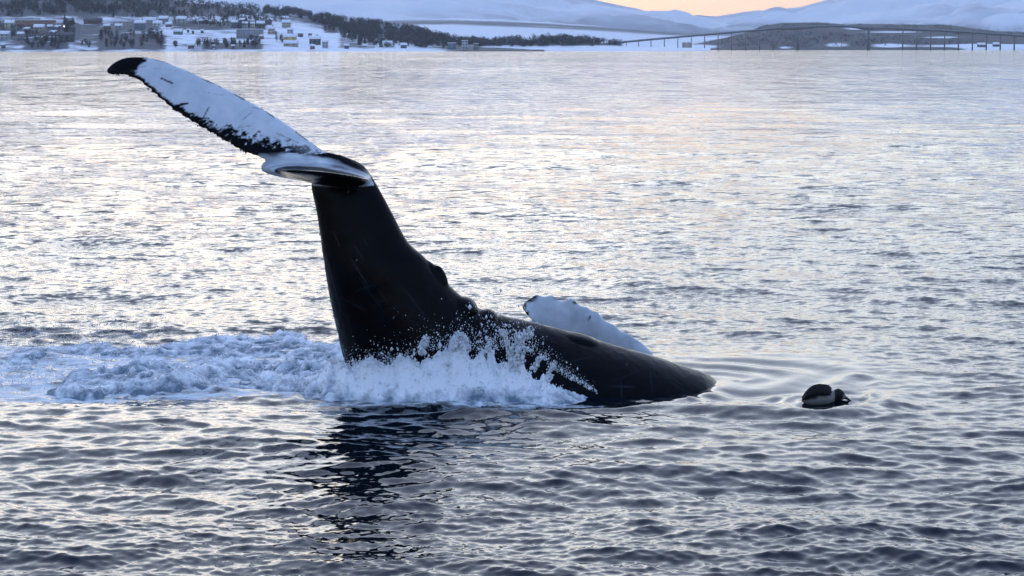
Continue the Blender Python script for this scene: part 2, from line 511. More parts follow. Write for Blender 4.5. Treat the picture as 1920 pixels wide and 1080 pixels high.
SNOW = (0.80, 0.82, 0.86)
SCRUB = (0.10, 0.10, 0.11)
M_FAR = snow_material("far_snow", SNOW, (0.22, 0.23, 0.26), 0.41, 0.0022, 3.0)  # dark rock patches also paint in shading that the flat-lit mountains lack
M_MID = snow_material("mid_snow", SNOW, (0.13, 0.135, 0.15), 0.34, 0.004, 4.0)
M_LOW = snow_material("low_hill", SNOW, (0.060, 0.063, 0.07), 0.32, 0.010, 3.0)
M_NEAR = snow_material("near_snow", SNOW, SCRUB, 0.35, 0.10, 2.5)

# the far range: broad white mountain, the little peak in the gap, the big mountain on the other side
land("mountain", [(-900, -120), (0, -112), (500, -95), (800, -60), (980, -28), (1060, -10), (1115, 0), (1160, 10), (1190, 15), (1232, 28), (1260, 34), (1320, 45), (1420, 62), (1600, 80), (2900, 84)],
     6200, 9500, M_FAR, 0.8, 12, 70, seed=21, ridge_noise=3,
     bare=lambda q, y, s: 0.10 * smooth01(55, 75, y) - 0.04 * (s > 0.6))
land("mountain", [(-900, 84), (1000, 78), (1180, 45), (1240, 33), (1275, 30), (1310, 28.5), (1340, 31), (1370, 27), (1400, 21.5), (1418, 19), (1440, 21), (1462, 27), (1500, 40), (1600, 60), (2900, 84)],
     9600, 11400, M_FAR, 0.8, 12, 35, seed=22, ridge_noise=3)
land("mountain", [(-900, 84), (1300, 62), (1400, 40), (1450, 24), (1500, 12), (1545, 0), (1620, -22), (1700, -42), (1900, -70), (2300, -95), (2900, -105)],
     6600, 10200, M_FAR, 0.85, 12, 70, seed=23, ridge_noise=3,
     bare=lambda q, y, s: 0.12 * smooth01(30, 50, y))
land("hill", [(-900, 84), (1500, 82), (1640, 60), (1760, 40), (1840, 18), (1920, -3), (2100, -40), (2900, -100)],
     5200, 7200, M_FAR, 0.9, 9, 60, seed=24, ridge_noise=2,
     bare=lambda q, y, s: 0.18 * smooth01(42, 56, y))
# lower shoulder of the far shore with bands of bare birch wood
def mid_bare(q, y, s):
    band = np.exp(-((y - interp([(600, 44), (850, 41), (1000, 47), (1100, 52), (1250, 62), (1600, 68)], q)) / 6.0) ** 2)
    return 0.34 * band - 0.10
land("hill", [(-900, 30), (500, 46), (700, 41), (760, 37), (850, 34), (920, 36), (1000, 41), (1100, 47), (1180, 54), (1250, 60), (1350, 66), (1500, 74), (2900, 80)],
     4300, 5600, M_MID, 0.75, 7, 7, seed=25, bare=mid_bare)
# dark wooded hill behind the bridge
def low_bare(q, y, s):
    b = 0.54 - 0.5 * smooth01(1770, 1830, q) * smooth01(80, 84, y)
    b = b - 0.5 * smooth01(1420, 1250, q)
    for cx, cy, rx, ry in ((1565, 84, 26, 4), (1660, 85, 34, 4), (1600, 53, 26, 3), (1470, 89, 16, 2.5), (1790, 86, 90, 3.5), (1300, 88, 40, 3), (1680, 60, 70, 2.2), (1760, 70, 50, 3)):
        b = b - 0.55 * np.exp(-((q - cx) / rx) ** 2 - ((y - cy) / ry) ** 2)
    return b
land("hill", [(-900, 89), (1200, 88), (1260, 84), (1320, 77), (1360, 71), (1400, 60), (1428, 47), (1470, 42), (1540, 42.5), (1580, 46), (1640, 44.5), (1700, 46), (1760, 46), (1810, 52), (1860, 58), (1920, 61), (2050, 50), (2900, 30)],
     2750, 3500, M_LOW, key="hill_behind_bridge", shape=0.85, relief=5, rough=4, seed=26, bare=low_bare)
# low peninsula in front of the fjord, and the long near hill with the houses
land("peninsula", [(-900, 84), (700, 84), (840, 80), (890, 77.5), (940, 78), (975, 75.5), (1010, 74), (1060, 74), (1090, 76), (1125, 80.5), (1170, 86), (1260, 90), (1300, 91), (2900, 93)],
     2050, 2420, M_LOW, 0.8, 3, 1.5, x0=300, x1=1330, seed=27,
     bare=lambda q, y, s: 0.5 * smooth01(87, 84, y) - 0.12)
def near_bare(q, y, s):
    b = -0.05 + 0.30 * smooth01(34, 26, y) * smooth01(520, 430, q)
    top = interp([(400, 8), (520, 16), (650, 38), (740, 48), (850, 74), (915, 83)], q)
    b = b + 0.42 * smooth01(34, 10, y - top) * smooth01(470, 640, q)
    b = b + 0.25 * smooth01(330, 200, q) * np.exp(-((y - 60) / 26) ** 2)
    b = b + 0.11 * smooth01(600, 440, q)
    for x0, x1, y0, y1 in ((192, 312, 66, 93), (386, 492, 82, 93), (52, 130, 80, 93), (128, 150, 44, 74), (640, 705, 66, 90), (612, 634, 44, 62), (330, 500, 40, 56), (240, 300, 44, 56)):
        b = b + 0.26 * smooth01(x0 - 8, x0 + 4, q) * smooth01(x1 + 8, x1 - 4, q) * smooth01(y0 - 4, y0 + 3, y) * smooth01(y1 + 2, y1 - 2, y)
    return b
land("hillside", [(-900, -60), (0, -26), (200, -14), (340, 2), (400, 9.5), (440, 13.5), (480, 17), (520, 18), (560, 25), (600, 32), (650, 40), (700, 45), (740, 50), (780, 57), (820, 67), (850, 75), (900, 81), (930, 86), (980, 92), (1030, 95)],
     1820, 2500, M_NEAR, 0.95, 2.2, 2.2, x0=-900, x1=1020, nx=640, ns=90, bare=near_bare, seed=28)
# ================================================================== TREES ON THE FAR SHORES
M_BARK = simple_mat("birch_bark", (0.075, 0.066, 0.064), 0.9, 0.1)
M_TWIG = simple_mat("bare_twigs", (0.060, 0.054, 0.056), 0.9, 0.05, 0.35, 0.03)
M_SPRUCE = simple_mat("spruce_needles", (0.026, 0.036, 0.030), 0.9, 0.05, 0.3, 0.05)

def tree_parts(seed, kind):
    """trunk and crown of one winter tree, one metre tall"""
    r = random.Random(seed)
    tv, tf, cv, cf = [], [], [], []
    n = 5
    for k, (h, w) in enumerate(((0, 0.022), (0.5, 0.014), (0.95, 0.004))):
        for i in range(n):
            a = 2 * math.pi * i / n
            tv.append((w * math.cos(a), w * math.sin(a), h))
    for k in range(2):
        for i in range(n):
            tf.append((k * n + i, k * n + (i + 1) % n, (k + 1) * n + (i + 1) % n, (k + 1) * n + i))
    if kind == 'birch':
        for _ in range(70):                       # sprays of bare twigs
            h = r.uniform(0.18, 0.72); a = r.uniform(0, 2 * math.pi)
            L = r.uniform(0.14, 0.34) * (1.15 - abs(h - 0.45)); el = r.uniform(0.5, 1.25)
            d = Vector((math.cos(a) * math.cos(el), math.sin(a) * math.cos(el), math.sin(el)))
            o = Vector((math.cos(a), math.sin(a), 0)) * r.uniform(0, 0.16) + Vector((0, 0, h))
            s = Vector((-math.sin(a), math.cos(a), r.uniform(-.5, .5))) * r.uniform(0.018, 0.045)
            b = len(cv)
            cv += [o, o + d * L * 0.6 + s, o + d * L, o + d * L * 0.5 - s]
            cf.append((b, b + 1, b + 2, b + 3))
    else:
        for k in range(9):                        # drooping tiers of needles
            h = 0.12 + 0.095 * k; R = 0.20 * (1 - h) + 0.02
            m = 7
            for i in range(m):
                a = 2 * math.pi * (i + 0.5 * (k % 2)) / m + r.uniform(-.2, .2); q = R * r.uniform(0.75, 1.2)
                b = len(cv)
                s = Vector((-math.sin(a), math.cos(a), 0)) * q * 0.42
                c = Vector((math.cos(a), math.sin(a), 0))
                cv += [Vector((0, 0, h + 0.12)), c * q + s + Vector((0, 0, h)), c * q * 1.15 + Vector((0, 0, h - 0.03)), c * q - s + Vector((0, 0, h))]
                cf.append((b, b + 1, b + 2, b + 3))
    return (make_mesh("trunk", [tuple(v) for v in tv], np.array(tf)), make_mesh("crown", [tuple(v) for v in cv], np.array(cf)))

TREE_KINDS = []
for sd, kd in ((1, 'birch'), (2, 'birch'), (3, 'birch'), (4, 'spruce'), (5, 'spruce')):
    t, c = tree_parts(sd, kd)
    t.materials.append(M_BARK); c.materials.append(M_TWIG if kd == 'birch' else M_SPRUCE)
    TREE_KINDS.append((kd, t, c))

def plant_tree(idx, loc, h, label, group, cat="tree"):
    kd, t, c = TREE_KINDS[idx]
    root = bpy.data.objects.new("birch_tree" if kd == 'birch' else "spruce_tree", None)
    COL.objects.link(root)
    root.location = loc; root.scale = (h * random.uniform(0.9, 1.3), h * random.uniform(0.9, 1.3), h)
    root.rotation_euler = (0, 0, random.uniform(0, 6.28))
    tag(root, label, cat, group)
    link("trunk", t, parent=root); link("crown", c, parent=root)
    return root

# the trees along the shore that can be told apart: photo position of the clump, how many, height in metres
CLUMPS = [
    ((192, 262), (66, 92), 26, (6, 9.5), "bare {} in the wide thicket above the shore, below the pale snowfield", "trees of the wide thicket above the shore"),
    ((262, 312), (68, 92), 20, (6, 10), "bare {} at the far end of the wide shore thicket, beside the open snow slope", "trees at the end of the wide shore thicket"),
    ((330, 338), (87, 91), 3, (6, 7.5), "small bare {} by the snow lane down to the shore", "small trees by the snow lane"),
    ((370, 380), (86, 91), 3, (6.5, 8), "bare {} standing alone next to the little brown boathouse", "trees next to the brown boathouse"),
    ((386, 470), (84, 91.5), 26, (5.5, 8.5), "bare {} in the long dark row along the shore", "trees of the long row along the shore"),
    ((472, 492), (78, 91), 10, (6.5, 9), "bare {} in the clump below the long grey apartment building", "trees below the long grey apartment building"),
    ((52, 120), (82, 91), 26, (5.5, 8.5), "dark {} in the thicket on the shore below the terraced houses", "trees of the thicket below the terraced houses"),
    ((126, 146), (44, 70), 14, (7, 10), "dark {} in the strip running downhill beside the orange apartment building", "trees of the dark downhill strip"),
    ((150, 178), (82, 91), 8, (4, 6), "low bare {} on the snowy bank above the shore", "low trees on the snowy bank"),
    ((612, 632), (46, 62), 12, (7, 10), "dark {} above the bend of the road on the open snow slope", "trees above the bend of the road"),
    ((640, 668), (66, 80), 14, (7, 10), "dark {} in the round clump below the wooded ridge", "trees of the round clump below the ridge"),
    ((674, 700), (70, 88), 12, (7, 10.5), "dark {} in the clump that reaches down to the shore", "trees of the clump that reaches the shore"),
    ((520, 532), (70, 80), 5, (6, 8), "bare {} beside the long yellow building", "trees beside the long yellow building"),
]
for (xa, xb), (ya, yb), cnt, (ha, hb), lab, grp in CLUMPS:
    for k in range(cnt):
        q, y = random.uniform(xa, xb), random.uniform(ya, yb)
        idx = random.choice((0, 1, 2, 0, 1, 2, 3, 4) if 'dark' in lab else (0, 1, 2))
        loc = on_land("hillside", q, y); loc.z -= 0.15
        plant_tree(idx, loc, random.uniform(ha, hb), lab.format("spruce" if idx > 2 else "birch"), grp)

# woods that read as one mass
def wood(name, land_name, polys, sizes, seed):
    r = np.random.default_rng(seed)
    V, Fc, Mi = [], [], []
    base = 0
    src = []
    for kd, t, c in TREE_KINDS:
        nv = len(c.vertices); co = np.empty(nv * 3, np.float32); c.vertices.foreach_get("co", co)
        nf = len(c.polygons); lv = np.empty(nf * 4, np.int32); c.loops.foreach_get("vertex_index", lv)
        co = co.reshape(-1, 3); lv = lv.reshape(-1, 4)
        keep = np.arange(0, nf, 3 if kd == 'birch' else 2)[:17]
        idx = lv[keep].ravel()
        src.append((kd, co[idx] * (np.array([1.5, 1.5, 1.0]) if kd == 'birch' else np.array([1.3, 1.3, 1.0])), np.arange(len(idx)).reshape(-1, 4)))
    for poly, cnt, pspruce in polys:
        xs = [p[0] for p in poly]
        k = 0; tries = 0
        while k < cnt and tries < cnt * 20:
            tries += 1
            q, y = r.uniform(min(xs), max(xs)), r.uniform(min(p[1] for p in poly), max(p[1] for p in poly))
            ins = False; j = len(poly) - 1
            for i in range(len(poly)):
                if (poly[i][1] > y) != (poly[j][1] > y) and q < (poly[j][0] - poly[i][0]) * (y - poly[i][1]) / (poly[j][1] - poly[i][1] + 1e-9) + poly[i][0]: ins = not ins
                j = i
            if not ins or NZ.fbm(q / 17, y / 5, 3) < -0.18: continue
            loc = on_land(land_name, q, y)
            kd, co, fc = src[3 + r.integers(2)] if r.random() < pspruce else src[r.integers(3)]
            h = r.uniform(*sizes); a = r.uniform(0, 6.28)
            R = np.array([[math.cos(a), -math.sin(a), 0], [math.sin(a), math.cos(a), 0], [0, 0, 1]])
            V.append(co @ R.T * h + np.array(loc)[None, :] - np.array([0, 0, 0.2])); Fc.append(fc + base); Mi += [1 if kd == 'spruce' else 0] * len(fc); base += len(co); k += 1
    me = make_mesh(name, np.concatenate(V), np.concatenate(Fc))
    me.materials.append(M_TWIG); me.materials.append(M_SPRUCE)
    me.polygons.foreach_set("material_index", np.array(Mi, dtype=np.int32))
    return tag(link(name, me), kind='stuff')

o = wood("wooded_ridge", "hillside", [
    ([(-60, -40), (200, -25), (350, 0), (440, 12), (520, 17), (600, 31), (600, 40), (540, 33), (480, 36), (440, 36), (330, 32), (210, 36), (150, 24), (60, 32), (-60, 30)], 2600, 0.3),
    ([(500, 16), (560, 23), (600, 30), (650, 38), (740, 48), (780, 55), (850, 74), (915, 82), (930, 88), (860, 89), (800, 86), (760, 82), (720, 74), (650, 66), (640, 54), (600, 44), (560, 34), (500, 28)], 2300, 0.35),
    ([(690, 72), (760, 76), (860, 86), (860, 91), (700, 90)], 200, 0.3),
    ([(330, 40), (450, 36), (540, 38), (540, 52), (450, 56), (330, 46)], 170, 0.2),
    ([(0, 50), (120, 62), (140, 82), (60, 78), (0, 78)], 60, 0.2),
], (6, 9), 31)
o['label'] = "dark bare birch and spruce wood covering the ridge above the houses"; o['category'] = "wood"
o = wood("peninsula_wood", "peninsula", [
    ([(860, 80), (890, 77), (940, 78), (975, 75), (1060, 73), (1090, 76), (1130, 80), (1170, 87), (1120, 88), (1000, 88), (860, 88)], 900, 0.4),
], (6, 9), 32)
o['label'] = "dark low wood on the snowy peninsula before the bridge"; o['category'] = "wood"

o = wood("hill_wood", "hill_behind_bridge", [
    ([(1360, 72), (1400, 60), (1428, 47), (1470, 42), (1540, 43), (1580, 46), (1640, 45), (1760, 47), (1860, 59), (1920, 62), (1920, 72), (1800, 66), (1640, 54), (1500, 56), (1420, 70), (1380, 80), (1330, 86), (1320, 80)], 900, 0.3),
    ([(1340, 86), (1400, 72), (1500, 60), (1640, 66), (1780, 74), (1900, 82), (1700, 84), (1560, 90), (1400, 91)], 900, 0.3),
], (2.6, 4.2), 33)
o['label'] = "dark blue grey wood on the low hill behind the bridge"; o['category'] = "wood"
# ================================================================== HOUSES, BRIDGE, LAMPS
M_ROOFSNOW = simple_mat("snow_on_roof", (0.80, 0.82, 0.86), 0.9, 0.1)
M_ROOFDARK = simple_mat("dark_roofing", (0.10, 0.10, 0.11), 0.8, 0.2)
M_PANE = simple_mat("dark_window_glass", (0.03, 0.035, 0.045), 0.15, 0.5)
M_FRAME = simple_mat("white_window_frame", (0.62, 0.62, 0.60), 0.6, 0.3)
WALLS = {
    'orange': (0.27, 0.155, 0.105), 'brown': (0.17, 0.10, 0.075), 'cream': (0.60, 0.54, 0.42), 'grey': (0.24, 0.25, 0.27), 'pale grey': (0.45, 0.46, 0.47),
    'dark': (0.06, 0.06, 0.07), 'red': (0.33, 0.075, 0.06), 'yellow': (0.52, 0.40, 0.14), 'white': (0.68, 0.68, 0.66), 'green': (0.12, 0.19, 0.15),
    'beige': (0.42, 0.34, 0.26), 'blue grey': (0.17, 0.21, 0.27), 'brick': (0.30, 0.13, 0.10),
}
WALL_M = {k: simple_mat(k.replace(' ', '_') + "_cladding", v, 0.8, 0.2, 0.12, 0.8) for k, v in WALLS.items()}
HOUSE_CACHE = {}
def box_faces(b=0):
    return [(b, b + 3, b + 2, b + 1), (b + 4, b + 5, b + 6, b + 7), (b, b + 1, b + 5, b + 4), (b + 1, b + 2, b + 6, b + 5), (b + 2, b + 3, b + 7, b + 6), (b + 3, b, b + 4, b + 7)]
def box(x0, x1, y0, y1, z0, z1):
    return [(x0, y0, z0), (x1, y0, z0), (x1, y1, z0), (x0, y1, z0), (x0, y0, z1), (x1, y0, z1), (x1, y1, z1), (x0, y1, z1)]

M_BOX_WINDOW = make_mesh("window", box(-0.75, 0.75, -0.08, 0.06, 0, 1.3), box_faces()); M_BOX_WINDOW.materials.append(M_FRAME)
M_BOX_PANE = make_mesh("pane", box(-0.62, 0.62, -0.11, -0.05, 0.13, 1.17), box_faces()); M_BOX_PANE.materials.append(M_PANE)
M_BOX_DOOR = make_mesh("door", box(-0.55, 0.55, -0.09, 0.05, 0, 2.1), box_faces()); M_BOX_DOOR.materials.append(WALL_M['brown'])
M_BOX_CHIM = make_mesh("chimney", box(-0.4, 0.4, -0.4, 0.4, 0, 1.8), box_faces()); M_BOX_CHIM.materials.append(WALL_M['brick'])

def house(name, px, py, wpx, storeys, color, label, roof='gable', group=None, yaw=0.0, dark_roof=False, cat="house", on="hillside", depth=8.0):
    loc = on_land(on, px, py)
    w = 0.76 * wpx / F * loc.y
    h = 2.5 * storeys
    d = min(depth, w)
    root = bpy.data.objects.new(name, None); COL.objects.link(root)
    root.location = (loc.x, loc.y, loc.z); root.rotation_euler = (0, 0, yaw)
    tag(root, label, cat, group)
    hw, hd = w / 2, d / 2
    rise = 0.30 * d if roof == 'gable' else 0.0
    v = box(-hw, hw, -hd, hd, -2.5, h); f = box_faces()
    if roof == 'gable':
        v += [(-hw, 0, h + rise), (hw, 0, h + rise)]
        f = f[:1] + f[2:] + [(4, 8, 7), (5, 6, 9)]
    wm = make_mesh("wall", v, f)
    wall = link("wall", wm, WALL_M[color], root)
    ov = 0.5; t = 0.45
    if roof == 'gable':
        z0 = h - 0.30 * ov * rise / hd
        rv = []
        for sx in (-hw - ov, hw + ov):
            rv += [(sx, -hd - ov, z0 + 0.02), (sx, 0, h + rise + 0.02), (sx, hd + ov, z0 + 0.02), (sx, hd + ov, z0 + t), (sx, 0, h + rise + t + 0.1), (sx, -hd - ov, z0 + t)]
        rf = [(0, 5, 4, 1), (1, 4, 3, 2), (6, 7, 10, 11), (7, 8, 9, 10), (0, 1, 7, 6), (1, 2, 8, 7), (2, 3, 9, 8), (3, 4, 10, 9), (4, 5, 11, 10), (5, 0, 6, 11)]
        rm = make_mesh("roof", rv, rf)
    else:
        rm = make_mesh("roof", box(-hw - 0.3, hw + 0.3, -hd - 0.3, hd + 0.3, h + 0.003, h + 0.55), box_faces())
    rf_o = link("roof", rm, M_ROOFDARK if dark_roof else M_ROOFSNOW, root)
    if w > 6:
        link("chimney", M_BOX_CHIM, None, rf_o, (hw * 0.4, 0.3, h + rise - 0.1))
    nwin = max(2, int(w / 4.2))
    for s in range(storeys):
        for k in range(nwin):
            x = -hw + (k + 0.5) * w / nwin
            if s == 0 and k == nwin // 2 and nwin > 2:
                link("door", M_BOX_DOOR, None, root, (x, -hd, 0.1)); continue
            wo = link("window", M_BOX_WINDOW, None, root, (x, -hd, 0.95 + 2.6 * s))
            link("pane", M_BOX_PANE, None, wo)
    return root

H = house
# px, py of the foot, width in photo pixels, storeys
H("apartment_building", 62, 48.5, 124, 2, 'orange', "very long low orange brown apartment building with snowy flat roof", 'flat', cat="apartment block", depth=11)
H("row_house", 180, 44, 42, 1, 'brown', "dark brown row house on the slope beside the dark downhill tree strip", 'gable', dark_roof=True)
H("house", 25, 54, 22, 2, 'cream', "cream house standing in front of the long orange apartment building")
H("house", 33, 65, 12, 3, 'blue grey', "narrow dark blue grey house below the cream house", dark_roof=True)
H("house", 57, 60, 13, 1, 'dark', "small dark house with snowy roof between the narrow blue house and the two lit lamps")
H("house", 80, 62, 24, 2, 'beige', "wide beige and grey house right below the two lit street lamps")
H("house", 100, 55, 12, 1, 'blue grey', "small blue grey house just under the street lamp at the end of the orange building")
H("house", 114, 56, 12, 1, 'grey', "small grey house at the edge of the dark downhill tree strip")
H("house", 16, 75, 22, 2, 'pale grey', "pale grey house with snowy roof low on the slope, nearest the edge of the picture")
H("house", 45, 75, 15, 2, 'grey', "grey gabled house beside the pale grey one, low on the slope")
H("house", 106, 66, 14, 1, 'grey', "low grey house on the snow bank above the long terraces")
H("terraced_house", 92, 75, 56, 1, 'green', "long grey green terrace with snow on its roof above the shore thicket", 'flat')
H("terraced_house", 132, 78, 30, 2, 'dark', "long dark terrace beside the grey green one above the shore thicket", 'gable', dark_roof=True)
H("boathouse", 12, 90, 9, 1, 'dark', "tiny dark boathouse alone on the snowy shore")
H("house", 206, 54, 15, 1, 'brown', "low brown house on the open snow above the wide thicket")
H("house", 228, 54, 16, 1, 'pale grey', "pale grey low house with deep snow on its roof above the wide thicket")
H("house", 268, 54, 26, 2, 'blue grey', "dark blue grey house at the top of the wide thicket")
H("house", 286, 43, 30, 1, 'pale grey', "long pale house under the wood, with a snow covered roof")
H("house", 312, 45, 20, 2, 'grey', "grey two storey house beside the long pale house under the wood")
H("house", 321, 50.5, 14, 1, 'brown', "small red brown house in front of a long snowy roof")
H("house", 300, 49, 20, 1, 'white', "white house with a long low snowy roof beside the small red brown house")
H("house", 345, 46, 24, 2, 'pale grey', "house under a big rounded snow covered roof on the upper slope")
H("house", 382, 44, 11, 1, 'dark', "small dark house with a thick snow cap below the wood")
H("house", 402, 45, 12, 1, 'dark', "second small dark house with a thick snow cap, next to a pale one")
H("house", 416, 46, 9, 1, 'white', "small white house next to two dark snow capped houses")
H("cabin", 338, 64.5, 20, 1, 'green', "low dark green cabin alone on the smooth snow slope")
H("shed", 357, 61, 5, 1, 'dark', "tiny dark shed on the snow slope, nearest the green cabin", cat="shed")
H("shed", 366, 63, 5, 1, 'dark', "tiny dark shed in the middle of three on the snow slope", cat="shed")
H("shed", 383, 62.5, 6, 1, 'dark', "tiny dark shed farthest from the green cabin on the snow slope", cat="shed")
H("boathouse", 362, 90.5, 14, 1, 'brown', "little brown boathouse with snowy roof alone by the shore", depth=6)
H("boathouse", 404, 91.5, 5, 1, 'white', "tiny white boathouse in front of the long tree row", cat="shed", depth=4)
H("boathouse", 440, 91.8, 7, 1, 'red', "tiny red boathouse in front of the long tree row", cat="shed", depth=4)
H("house", 458, 36, 14, 1, 'white', "white snow covered house high up in the dark wood")
H("house", 458, 47, 12, 2, 'dark', "dark square house above the row of grey houses")
H("house", 443, 52, 14, 2, 'blue grey', "blue grey house at the start of the row above the long grey apartments")
H("house", 463, 54, 12, 2, 'pale grey', "pale house in the middle of the row above the long grey apartments")
H("house", 477, 54, 10, 2, 'cream', "cream house in the row above the long grey apartments")
H("house", 492, 54, 18, 2, 'dark', "dark house with snowy roof at the end of the row above the apartments")
H("apartment_building", 472, 71, 64, 3, 'grey', "long grey apartment building with rows of windows above a red shed", 'flat', cat="apartment block", depth=10)
H("shed", 494, 73, 9, 1, 'red', "small bright red shed at the corner of the long grey apartment building", cat="shed")
H("house", 512, 64, 16, 2, 'beige', "beige house at the end of the long grey apartment building")
H("house", 537, 39, 16, 1, 'green', "dark green house under the wooded ridge")
H("house", 540, 52, 20, 2, 'beige', "big beige house with pink tint and snowy roof on the open slope")
H("house", 506, 46, 16, 1, 'dark', "low dark house among the trees, next to the open snow slope", dark_roof=True)
H("house", 547, 66, 14, 2, 'pale grey', "pale grey green house above the long yellow building")
H("long_building", 547, 80, 30, 2, 'yellow', "long yellow building with snowy roof low on the slope", cat="building")
H("shed", 534, 79, 8, 1, 'orange', "small orange shed at the end of the long yellow building", cat="shed")
H("house", 548, 87, 34, 1, 'beige', "long low beige house below the yellow building")
H("house", 566, 69, 12, 1, 'dark', "dark flat hut on the open snow slope, nearer the yellow building", 'flat', dark_roof=True)
H("house", 584, 69, 8, 1, 'dark', "small dark hut on the open snow slope, nearer the road bend", 'flat', dark_roof=True)
H("house", 593, 84, 26, 2, 'dark', "dark wide house with snowy roof near the shore on the open slope")
H("boathouse", 588, 92, 11, 1, 'red', "small red boathouse with snowy roof at the shore", cat="shed", depth=5)
H("house", 612, 90, 14, 2, 'pale grey', "pale grey house by the shore under the round clump of trees")
H("house", 652, 91, 11, 1, 'dark', "dark boathouse with snowy roof near the shore trees")
H("house", 686, 91, 10, 1, 'white', "white house under the shore trees")
H("house", 728, 88, 22, 1, 'white', "white house with wide snowy roof at the foot of the wooded ridge")
H("house", 758, 90, 14, 1, 'dark', "dark house with snow on its roof at the foot of the wooded ridge")
H("warehouse", 848, 92, 20, 2, 'blue grey', "blue grey warehouse at the point of the wooded ridge", 'flat', cat="building", depth=14)
H("warehouse", 872, 93, 14, 3, 'pale grey', "tall pale warehouse at the point of the wooded ridge", 'flat', cat="building", depth=14)
H("warehouse", 893, 93, 12, 2, 'grey', "small grey warehouse farthest out on the point", 'flat', cat="building", depth=10)
H("house", 1285, 91, 20, 3, 'beige', "pinkish apartment house on the shore behind the bridge piers", 'flat', cat="building", on="hill_behind_bridge", depth=12)
H("boathouse", 1835, 88, 18, 1, 'dark', "low dark boathouse on the snowy shore below the bridge", on="hill_behind_bridge", cat="shed")
H("boathouse", 1862, 87, 14, 1, 'dark', "second low dark boathouse on the snowy shore, farther along the bridge", on="hill_behind_bridge", cat="shed")

# two lit street lamps in front of the orange building
M_POLE = simple_mat("grey_steel", (0.25, 0.26, 0.27), 0.5, 0.4)
ml, n_, l_, p_ = mat_new("lit_lamp")
p_.inputs['Emission Color'].default_value = (1.0, 0.97, 0.9, 1); p_.inputs['Emission Strength'].default_value = 12.0
def lamp(px, py, label):
    loc = on_land("hillside", px, py + 8)
    top = P(px, py, loc.y).z - loc.z
    root = bpy.data.objects.new("street_lamp", None); COL.objects.link(root); root.location = loc
    tag(root, label, "street lamp", "lit street lamps")
    bm = bmesh.new(); bmesh.ops.create_cone(bm, segments=8, radius1=0.14, radius2=0.08, depth=top + 1.0, cap_ends=True)
    me = bpy.data.meshes.new("pole"); bm.to_mesh(me); bm.free()
    link("pole", me, M_POLE, root, (0, 0, top / 2 - 0.5))
    bm = bmesh.new(); bmesh.ops.create_icosphere(bm, subdivisions=1, radius=0.55)
    for v in bm.verts: v.co.z *= 0.6
    me = bpy.data.meshes.new("lamp_head"); bm.to_mesh(me); bm.free()
    link("lamp_head", me, ml, root, (0, -0.2, top))
lamp(79, 49.5, "lit street lamp at the middle of the long orange building")
lamp(126, 49.5, "lit street lamp at the end of the long orange building by the dark trees")

# the long bridge across the sound
M_CONC = simple_mat("bridge_concrete", (0.19, 0.19, 0.20), 0.8, 0.2, 0.15, 0.2)
YB = 2600.0
DECK = [(1060, 88), (1150, 80.5), (1200, 75.5), (1300, 66.5), (1400, 58), (1450, 53.2), (1500, 50), (1560, 48.6), (1620, 50.6), (1700, 54.4), (1800, 59.5), (1920, 67.5), (2050, 76.5), (2200, 88)]
def deck_z(q): return P(q, float(interp(DECK, q)), YB).z
def px_x(q): return (q - 960) / F * YB
bridge = bpy.data.objects.new("bridge", None); COL.objects.link(bridge); bridge.location = (px_x(1558), YB, 0)
tag(bridge, "long slender road bridge on tall piers rising to a hump over the sound", "bridge")
qs = np.linspace(1060, 2200, 115)
PIERS = [1173, 1196, 1219, 1244, 1269, 1294, 1319, 1344, 1369, 1395, 1421, 1447]
PIERS += [1688, 1714, 1740, 1766, 1792, 1818, 1844, 1870, 1896, 1922, 1948, 1974, 2000]
MAIN = [1492, 1624]
dv, df = [], []
def girder_depth(q):
    d = 1.3
    for m_ in MAIN: d += 2.2 * math.exp(-((q - m_) / 22.0) ** 2)
    return d
for q in qs:
    x, z = px_x(q) - bridge.location.x, deck_z(q)
    dd = girder_depth(q)
    dv += [(x, -4.2, z), (x, 4.2, z), (x, 2.6, z - dd), (x, -2.6, z - dd)]
for i in range(len(qs) - 1):
    b = i * 4
    df += [(b, b + 4, b + 5, b + 1), (b + 1, b + 5, b + 6, b + 2), (b + 2, b + 6, b + 7, b + 3), (b + 3, b + 7, b + 4, b)]
link("deck", make_mesh("deck", dv, df), M_CONC, bridge)
for sy in (-4.1, 4.1):
    rv, rf = [], []
    for q in qs:
        x, z = px_x(q) - bridge.location.x, deck_z(q)
        rv += [(x, sy - 0.08, z + 0.003), (x, sy + 0.08, z + 0.003), (x, sy + 0.08, z + 1.1), (x, sy - 0.08, z + 1.1)]
    for i in range(len(qs) - 1):
        b = i * 4
        rf += [(b, b + 3, b + 7, b + 4), (b + 1, b + 5, b + 6, b + 2), (b + 3, b + 2, b + 6, b + 7)]
    link("railing", make_mesh("railing", rv, rf), M_POLE, bridge)
def pier(q, wx, wy, name="pier"):
    zt = deck_z(q) - girder_depth(q) + 0.3
    v = box(-wx * 0.62, wx * 0.62, -wy * 0.6, wy * 0.6, -2, 0) ; v[4:] = [(x * 0.8, y * 0.8, zt) for x, y, _ in v[4:]]
    f = box_faces()
    link(name, make_mesh("pier", v, f), M_CONC, bridge, (px_x(q) - bridge.location.x, 0, 0))
for q in PIERS: pier(q, 0.68, 4.0)
for q in MAIN: pier(q, 2.3, 6.0)
# ================================================================== THE WHALE
def loft(bm, rings, closed=True, cap=True):
    """rings: lists of points of equal length"""
    vr = [[bm.verts.new(p) for p in r] for r in rings]
    n = len(vr[0])
    for a, b in zip(vr[:-1], vr[1:]):
        for i in range(n if closed else n - 1):
            j = (i + 1) % n
            bm.faces.new((a[i], a[j], b[j], b[i]))
    if cap:
        bm.faces.new(vr[0][::-1]); bm.faces.new(vr[-1])

